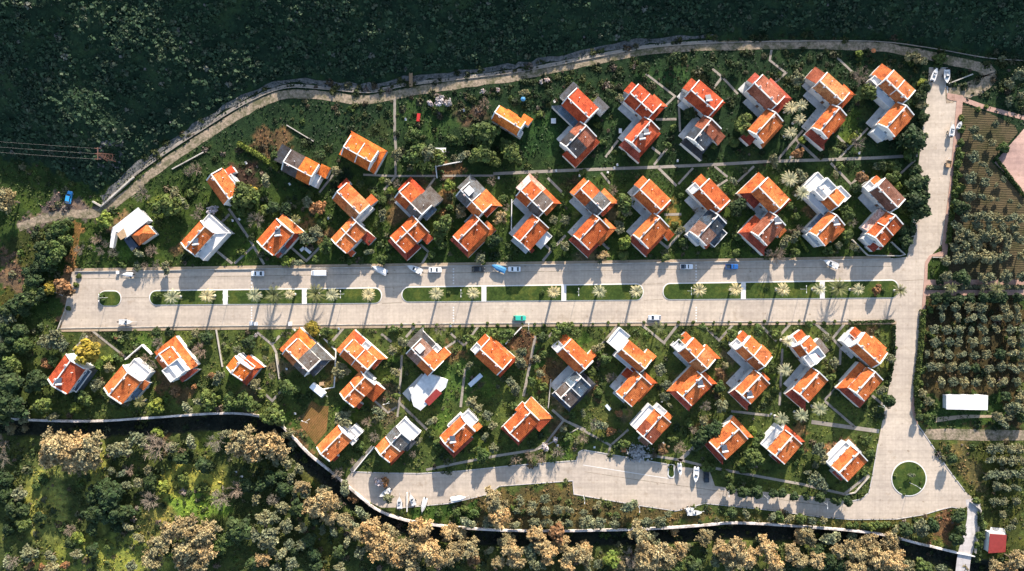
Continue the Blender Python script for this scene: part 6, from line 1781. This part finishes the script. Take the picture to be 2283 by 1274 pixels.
boat(847, 602, 155, 5.2, "white covered boat nearest the white van", covered='w', wd=2.0)
boat(925, 600, 157, 5.2, "open white boat left of the white car")
boat(1112, 598, 157, 5.0, "blue covered boat beside the black car", covered='blue', wd=1.9, motor=False)
boat(1852, 588, 155, 5.2, "open white boat at the avenue's upper kerb, far right")
boat(281, 718, 0, 4.4, "white boat at the avenue's lower kerb, far left")
boat(286, 612.5, 180, 3.4, "small grey blue boat at the avenue's upper kerb", covered='w', wd=1.3)
boat(2082.5, 167, 70, 4.4, "slim white boat, left of two at the road's dead end")
boat(2110, 171, -90, 4.4, "broad white boat, right of two at the road's dead end", wd=1.9)
boat(2122, 291, 82, 4.0, "white boat on the cross street's red pavement edge", wd=1.6)
boat(2138, 280, 65, 2.6, "little white dinghy beside the larger white boat", motor=False, wd=1.3, name="dinghy", z=.1, trailer=False)
boat(859, 1099, 212, 4.2, "white boat with dark seats at the lower road's left end")
boat(891, 1121, 92, 3.9, "square sterned white boat by the lower road's grass edge", wd=1.6)
boat(919.5, 1115, 110, 3.9, "white boat tilted beside the square sterned one", wd=1.5)
boat(945, 1126, 256, 4.6, "long white boat half on the grass edge", covered='w', wd=1.4)
boat(1021.5, 1111.5, 10, 5.0, "white boat with red patch on the lower road", covered='w', wd=1.9)
boat(1515.5, 1046, -85, 4.0, "pale boat by the small kerbed grass island", wd=1.3)
boat(1551.5, 1058, -95, 5.0, "sharp bowed boat in the shaded parking bay")
boat(1538, 1136, 15, 2.6, "small white boat beside the longer one at the grass edge", wd=1.2)
boat(1548, 1143, 3, 4.8, "white boat on the grass below the lower road", wd=1.6)

# ------------------------------------------------------------------ pylon and wires
pb = ground_at(218, 343, 8)
py_ = empty("power_pylon", pb); tag(py_, "rusty lattice power pylon on the dark hillside carrying three wires", "pylon")
b = MB()
HT = 8.0
for lv in range(5):
    z0, z1 = HT * lv / 5, HT * (lv + 1) / 5
    r0, r1 = 1.2 - .19 * lv, 1.2 - .19 * (lv + 1)
    cs0 = [(r0 * a, r0 * c, z0) for a, c in ((1, 1), (-1, 1), (-1, -1), (1, -1))]
    cs1 = [(r1 * a, r1 * c, z1) for a, c in ((1, 1), (-1, 1), (-1, -1), (1, -1))]
    for k in range(4):
        b.tube(cs0[k], cs1[k], .09, .09, 4); b.tube(cs0[k], cs1[(k + 1) % 4], .05, .05, 4); b.tube(cs1[k], cs1[(k + 1) % 4], .05, .05, 4)
M['rust'] = mat_plain("rusty_steel", (.15, .075, .055), .8, .25, 2)
b.build("lattice_tower", M['rust'], py_)
for yy in (-1.7, 0, 1.7):
    b = MB(); b.tube((-1.0, yy, HT), (1.0, yy, HT), .1, .1, 5)
    b.tube((-.9, yy, HT), (-.9, yy, HT - .9), .12, .12, 6); b.build("insulator_arm", M['rust'], py_)
b = MB(); b.tube((0, -2, HT + .02), (0, 2, HT + .02), .12, .12, 5); b.build("cross_beam", M['rust'], py_)
for i, yy in enumerate((-1.7, 0, 1.7)):
    b = MB()
    p = pb + Vector((-1, yy, HT)); pts = [p + Vector((-120 * t_, 9 * t_, 6 * t_ - 14 * t_ * (1 - t_))) for t_ in np.linspace(0, 1, 15)]
    for q0, q1 in zip(pts[:-1], pts[1:]): b.tube(q0, q1, .016, .016, 4)
    tag(b.build("power_line", M['concrete']), f"{('lowest', 'middle', 'uppermost')[i]} of three thin wires running from the hillside pylon", "power line", "power lines from the hillside pylon")

# concrete ring round the pylon foot
# ------------------------------------------------------------------ garden things
def table(px, py, rz, w, d, m, label, name="garden_table", cat="table", h=.72, group=None):
    o = empty(name, P(px, py, h) * 1, math.radians(rz)); o.location.z = 0; tag(o, label, cat, group)
    b = MB(); b.box(-w / 2, w / 2, -d / 2, d / 2, h, h + .05); b.build("table_top", M[m], o)
    for sx in (-1, 1):
        for sy in (-1, 1):
            b = MB(); b.tube((sx * (w / 2 - .08), sy * (d / 2 - .08), 0), (sx * (w / 2 - .08), sy * (d / 2 - .08), h), .04, .04, 5); b.build("leg", M['metal'], o)
    return o


def chair(px, py, rz, m, label, group="white garden chairs"):
    o = empty("garden_chair", ground_at(px, py), math.radians(rz)); tag(o, label, "chair", group)
    b = MB(); b.box(-.3, .3, -.3, .3, .42, .48); b.build("seat", M[m], o)
    b = MB(); b.hexa([(-.3, .26, .48), (.3, .26, .48), (.3, .32, .48), (-.3, .32, .48)], [(-.3, .38, 1.0), (.3, .38, 1.0), (.3, .44, 1.0), (-.3, .44, 1.0)]); b.build("backrest", M[m], o)
    for sx in (-1, 1):
        for sy in (-1, 1):
            b = MB(); b.tube((sx * .26, sy * .26, 0), (sx * .26, sy * .26, .42), .03, .03, 4); b.build("leg", M[m], o)


table(674, 556, 40, 1.6, 1.0, 'terrace', "white table in the garden right of the blue grey awning house")
table(686, 559, -40, 2.6, 1.0, 'terrace', "L-set white bench table beside the white garden table")
table(982, 335, 0, 3.6, 1.5, 'terrace', "long white table under the trees in the open garden", h=1.0)
table(933, 262, 85, 2.6, 1.1, 'red', "red covered table on the dark lawn under the hillside")
table(1060, 848, 42, 5.4, 1.5, 'frame', "long pale blue table in the dark garden below the avenue", h=.9)
table(1383, 292, 0, 1.0, 1.6, 'terrace', "white table left of the second lower house of the top row")
table(1234, 270, 0, 1.6, 1.7, 'terrace', "white slatted table between the first two top row houses")
table(487, 497, 0, .01 + 1.0, .7, 'terrace', "small white table by the path right of the white framed house")
table(1503, 858, 0, 1.9, .8, 'terrace', "white table left of the fourth lower house below the avenue")
table(717, 856, 5, 1.6, 1.2, 'wood', "wooden table at the end of the yellow garden strip")
table(1356, 909, -50, 2.2, 1.0, 'frame', "pale curved bench table left of the ruined house", h=.5)
for i, (x, y, rz, lab) in enumerate((
        (550, 365, 20, "white chair on the dark round soil patch"), (535, 490, 40, "white chair right of the white framed house"), (520, 493, 10, "white chair on the path right of the white framed house"),
        (733, 488, 0, "white chair on the grass left of the two-tone orange house"), (647, 412, 30, "white chair in the shade below the modern house"), (1112, 398, 0, "white chair beside the long garden path, leftmost"),
        (1240, 382, 15, "white chair on the long garden path"), (1369, 376, 0, "white chair above the fifth upper house above the avenue"), (1355, 385, 70, "white chair left of the white chair on the long path"),
        (1292, 393, 0, "white chair above the house with white rooftop dish"), (1510, 360, 0, "white chair just above the long garden path's middle"), (1376, 369, 20, "white chair in the dark top row garden, left end of the path"),
        (1761, 352, 0, "white chair by the russet tree on the long path"), (1914, 343, 0, "white chair above the right end of the long path"), (1005, 727, 0, "white chair in the lawn below the avenue, second path"),
        (756, 733, 0, "white round chair on the lawn right of the mustard tree"), (658, 736, 40, "white chair by the brown flower bed below the avenue"), (640, 823, 0, "white chair in the shade left of the half grey house"),
        (659, 922, 0, "white chair at the edge of the ochre plot"), (1236, 228, 30, "white chair in the shade right of the red table lawn"), (1475, 895, 0, "white chair in the shaded garden over the ruined house"),
        (1718, 923, 0, "white chair on the shaded path below the avenue's lower houses"), (1478, 988, 20, "white chair right of the ruined house"), (1243, 993, 0, "white chair in the bottom garden left of the lower road's bay"),
        (1325, 997, 0, "white chair at the lower road's left edge by the rubble"), (528, 1052, 10, "white chair in the grove at the lower left"), (541, 1062, 60, "white box chair in the grove at the lower left"),
        (905, 268, 0, "white chair beside the red covered table"), (1035, 248, 20, "white chair on the brown soil under the blossoming trees"), (2077, 894, 0, "white chair left of the white roofed shed"))):
    chair(x, y, rz, 'terrace', lab)


def parasol(px, py, m, label):
    o = empty("parasol", P(px, py, 0)); tag(o, label, "parasol")
    b = MB(); b.tube((0, 0, 0), (0, 0, 2.5), .04, .04, 6); b.build("pole", M['metal'], o)
    b = MB()
    for k in range(8):
        a0, a1 = math.pi * k / 4, math.pi * (k + 1) / 4
        b.face([(0, 0, 2.55), (.8 * math.cos(a0), .8 * math.sin(a0), 2.2), (.8 * math.cos(a1), .8 * math.sin(a1), 2.2)])
    b.build("canopy", M[m], o)


parasol(1166, 225, 'bluecloth', "small blue tarp drawn as a parasol in the garden above the first top row house")  # a blue tarp, built with the parasol shape
parasol(1940, 118, 'orange', "orange parasol on the grass above the sixth top row house")
def bin_box(px, py, m, label, name="wheelie_bin", cat="bin", w=.8, h=1.1):
    o = empty(name, ground_at(px, py)); tag(o, label, cat)
    b = MB(); b.hexa([(-w * .4, -w * .4, .06), (w * .4, -w * .4, .06), (w * .4, w * .4, .06), (-w * .4, w * .4, .06)], [(-w / 2, -w / 2, h), (w / 2, -w / 2, h), (w / 2, w / 2, h), (-w / 2, w / 2, h)]); b.build("body", M[m], o)
    b = MB(); b.box(-w * .55, w * .55, -w * .55, w * .55, h + .003, h + .09); b.build("lid", M[m], o)
bin_box(591, 921, 'bluecloth', "blue bin by the white wall under the dark green trees")
bin_box(1390, 1002, 'orange', "orange crate at the lower road's edge by the rubble", "crate", "crate", 1.4, .8)
bin_box(563, 721, 'terrace', "white box on the avenue's lower wall, left of its twin", "gate_box", "box", 1.2, 1.0)
bin_box(573, 722, 'terrace', "white box on the avenue's lower wall, right of its twin", "gate_box", "box", 1.1, 1.0)
bin_box(649, 722, 'terrace', "white box on the avenue's lower wall by the mustard tree", "gate_box", "box", 1.2, 1.0)
bin_box(265, 608, 'terrace', "white box by the avenue wall, far left corner", "gate_box", "box", .9, .8)

o = empty("mat", P(*vp('Q', 765, 470), 6.05)); o.rotation_euler = (0, 0, math.radians(-42)); tag(o, "red mat lying on the white roof terrace", "mat")
b = MB(); b.box(-1.25, 1.25, -1.1, 1.1, 0, .06); b.build("cloth", M['red'], o)
b = MB(); b.box(-1.3, 1.3, -1.16, -1.103, 0, .07); b.box(-1.3, 1.3, 1.103, 1.16, 0, .07); b.build("hem", M['awning'], o)
# white caravan trailer on the ochre plot
o = empty("caravan", P(709, 870, 1.5), math.radians(-40)); o.location.z = 0; tag(o, "long white caravan trailer parked beside the ochre plot", "caravan")
b = MB(); b.loft([rrect(-2.7, 1.0, .5, 2.3), rrect(-2.5, 1.05, .45, 2.45), rrect(2.4, 1.05, .45, 2.45), rrect(2.7, .95, .55, 2.1)]); b.build("body", PAINT['white'], o)
b = MB(); b.box(.8, 1.5, -.4, .4, 2.44, 2.55); b.build("roof_hatch", M['frame'], o)
b = MB(); b.box(-.9, .3, 1.04, 1.08, 1.3, 1.9); b.build("window", M['glass'], o)
b = MB(); b.tube((2.6, 0, .5), (3.8, 0, .45), .06, .06, 5); b.build("drawbar", M['metal'], o)
for s in (-1, 1): w_ = link("wheel", WM, o, (0, s * .95, .31)); link("rim", RM, w_)
# small farm trailer with wooden box on the cross street
o = empty("farm_trailer", P(2115, 366, .8), math.radians(80)); o.location.z = .05; tag(o, "small brown wooden trailer on the cross street", "trailer")
b = MB(); b.box(-1.1, 1.1, -.75, .75, .55, .62); b.box(-1.1, 1.1, -.78, -.72, .62, 1.0); b.box(-1.1, 1.1, .72, .78, .62, 1.0); b.box(-1.14, -1.1, -.78, .78, .55, 1.0); b.box(1.1, 1.14, -.78, .78, .55, 1.0); b.build("cargo_box", M['wood'], o)
b = MB(); b.tube((1.1, -.6, .5), (2.3, 0, .45), .05, .05, 5); b.tube((1.1, .6, .5), (2.3, 0, .45), .05, .05, 5); b.build("drawbar", M['metal'], o)
for s in (-1, 1): w_ = link("wheel", WM, o, (0, s * .9, .31)); link("rim", RM, w_)
# rubble heap below the ruined house
M['rubble'] = mat_plain("rubble", (.3, .29, .28), .95, .6, 1.2)
r = np.random.default_rng(5)
b = MB()
for k in range(340):
    px, py = 1421 + r.normal() * 13, 1010 + r.normal() * 9
    p = P(px, py, 0); s = .15 + .35 * r.random() ** 2
    z = max(0, .9 - .1 * math.hypot(px - 1421, py - 1010) / 2.2) * r.random()
    a = r.random() * 6.28; c, d_ = math.cos(a) * s, math.sin(a) * s
    b.hexa([(p.x - c, p.y - d_, z), (p.x + d_, p.y - c, z), (p.x + c, p.y + d_, z), (p.x - d_, p.y + c, z)], [(p.x - c * .8, p.y - d_ * .8, z + s), (p.x + d_ * .7, p.y - c, z + s * .8), (p.x + c, p.y + d_ * .8, z + s), (p.x - d_, p.y + c * .9, z + s * .9)])
tag(b.build("rubble", M['rubble']), "grey heap of rubble and scrap between the ruined house and lower road", kind="stuff")
b = MB()
for k in range(500):
    px, py = 234 + r.normal() * 30, 330 + r.normal() * 40
    if 0.8 < max(abs(px - 246) / 24, abs(py - 345) / 26) < 1.15:
        g = ground_at(px, py); s = .2 + .35 * r.random()
        b.hexa([(g.x - s, g.y - s, g.z - .2), (g.x + s, g.y - s, g.z - .2), (g.x + s, g.y + s, g.z - .2), (g.x - s, g.y + s, g.z - .2)], [(g.x - s * .7, g.y - s * .8, g.z + s * .7), (g.x + s * .8, g.y - s * .6, g.z + s * .7), (g.x + s * .6, g.y + s * .8, g.z + s * .6), (g.x - s * .8, g.y + s * .6, g.z + s * .7)])
for k in range(420):
    x, y = r.uniform(-175, 175), r.uniform(25, 108)
    if y < np.interp(x, HILL[:, 0], HILL[:, 1]) + 3: continue
    z = hzp(x, y); s = .12 + .4 * r.random() ** 3
    b.hexa([(x - s, y - s, z - .2), (x + s, y - s, z - .2), (x + s, y + s, z - .2), (x - s, y + s, z - .2)], [(x - s * .7, y - s * .8, z + s * 1.3), (x + s * .8, y - s * .6, z + s * 1.2), (x + s * .6, y + s * .8, z + s), (x - s * .8, y + s * .6, z + s * 1.2)])
tag(b.build("stones", M['rock']), "pale stones scattered over the dark hillside", kind="stuff")
# two-plank bridge over the cutting
o = empty("footbridge", ground_at(917, 180)); tag(o, "narrow plank footbridge over the rock cutting above the track", "footbridge")
b = MB(); b.box(-.5, .5, -2.2, 2.2, .7, .8); b.build("deck", M['wood'], o)
for s in (-1, 1):
    b = MB(); b.box(s * .5 - .04, s * .5 + .04, -2.2, 2.2, .803, 1.3); b.build("handrail", M['wood'], o)
for ob in list(bpy.data.objects):
    if ob.type == 'MESH' and ob.parent is None and not ob.get("label") and not ob.get("kind"):
        ob["kind"] = "structure"
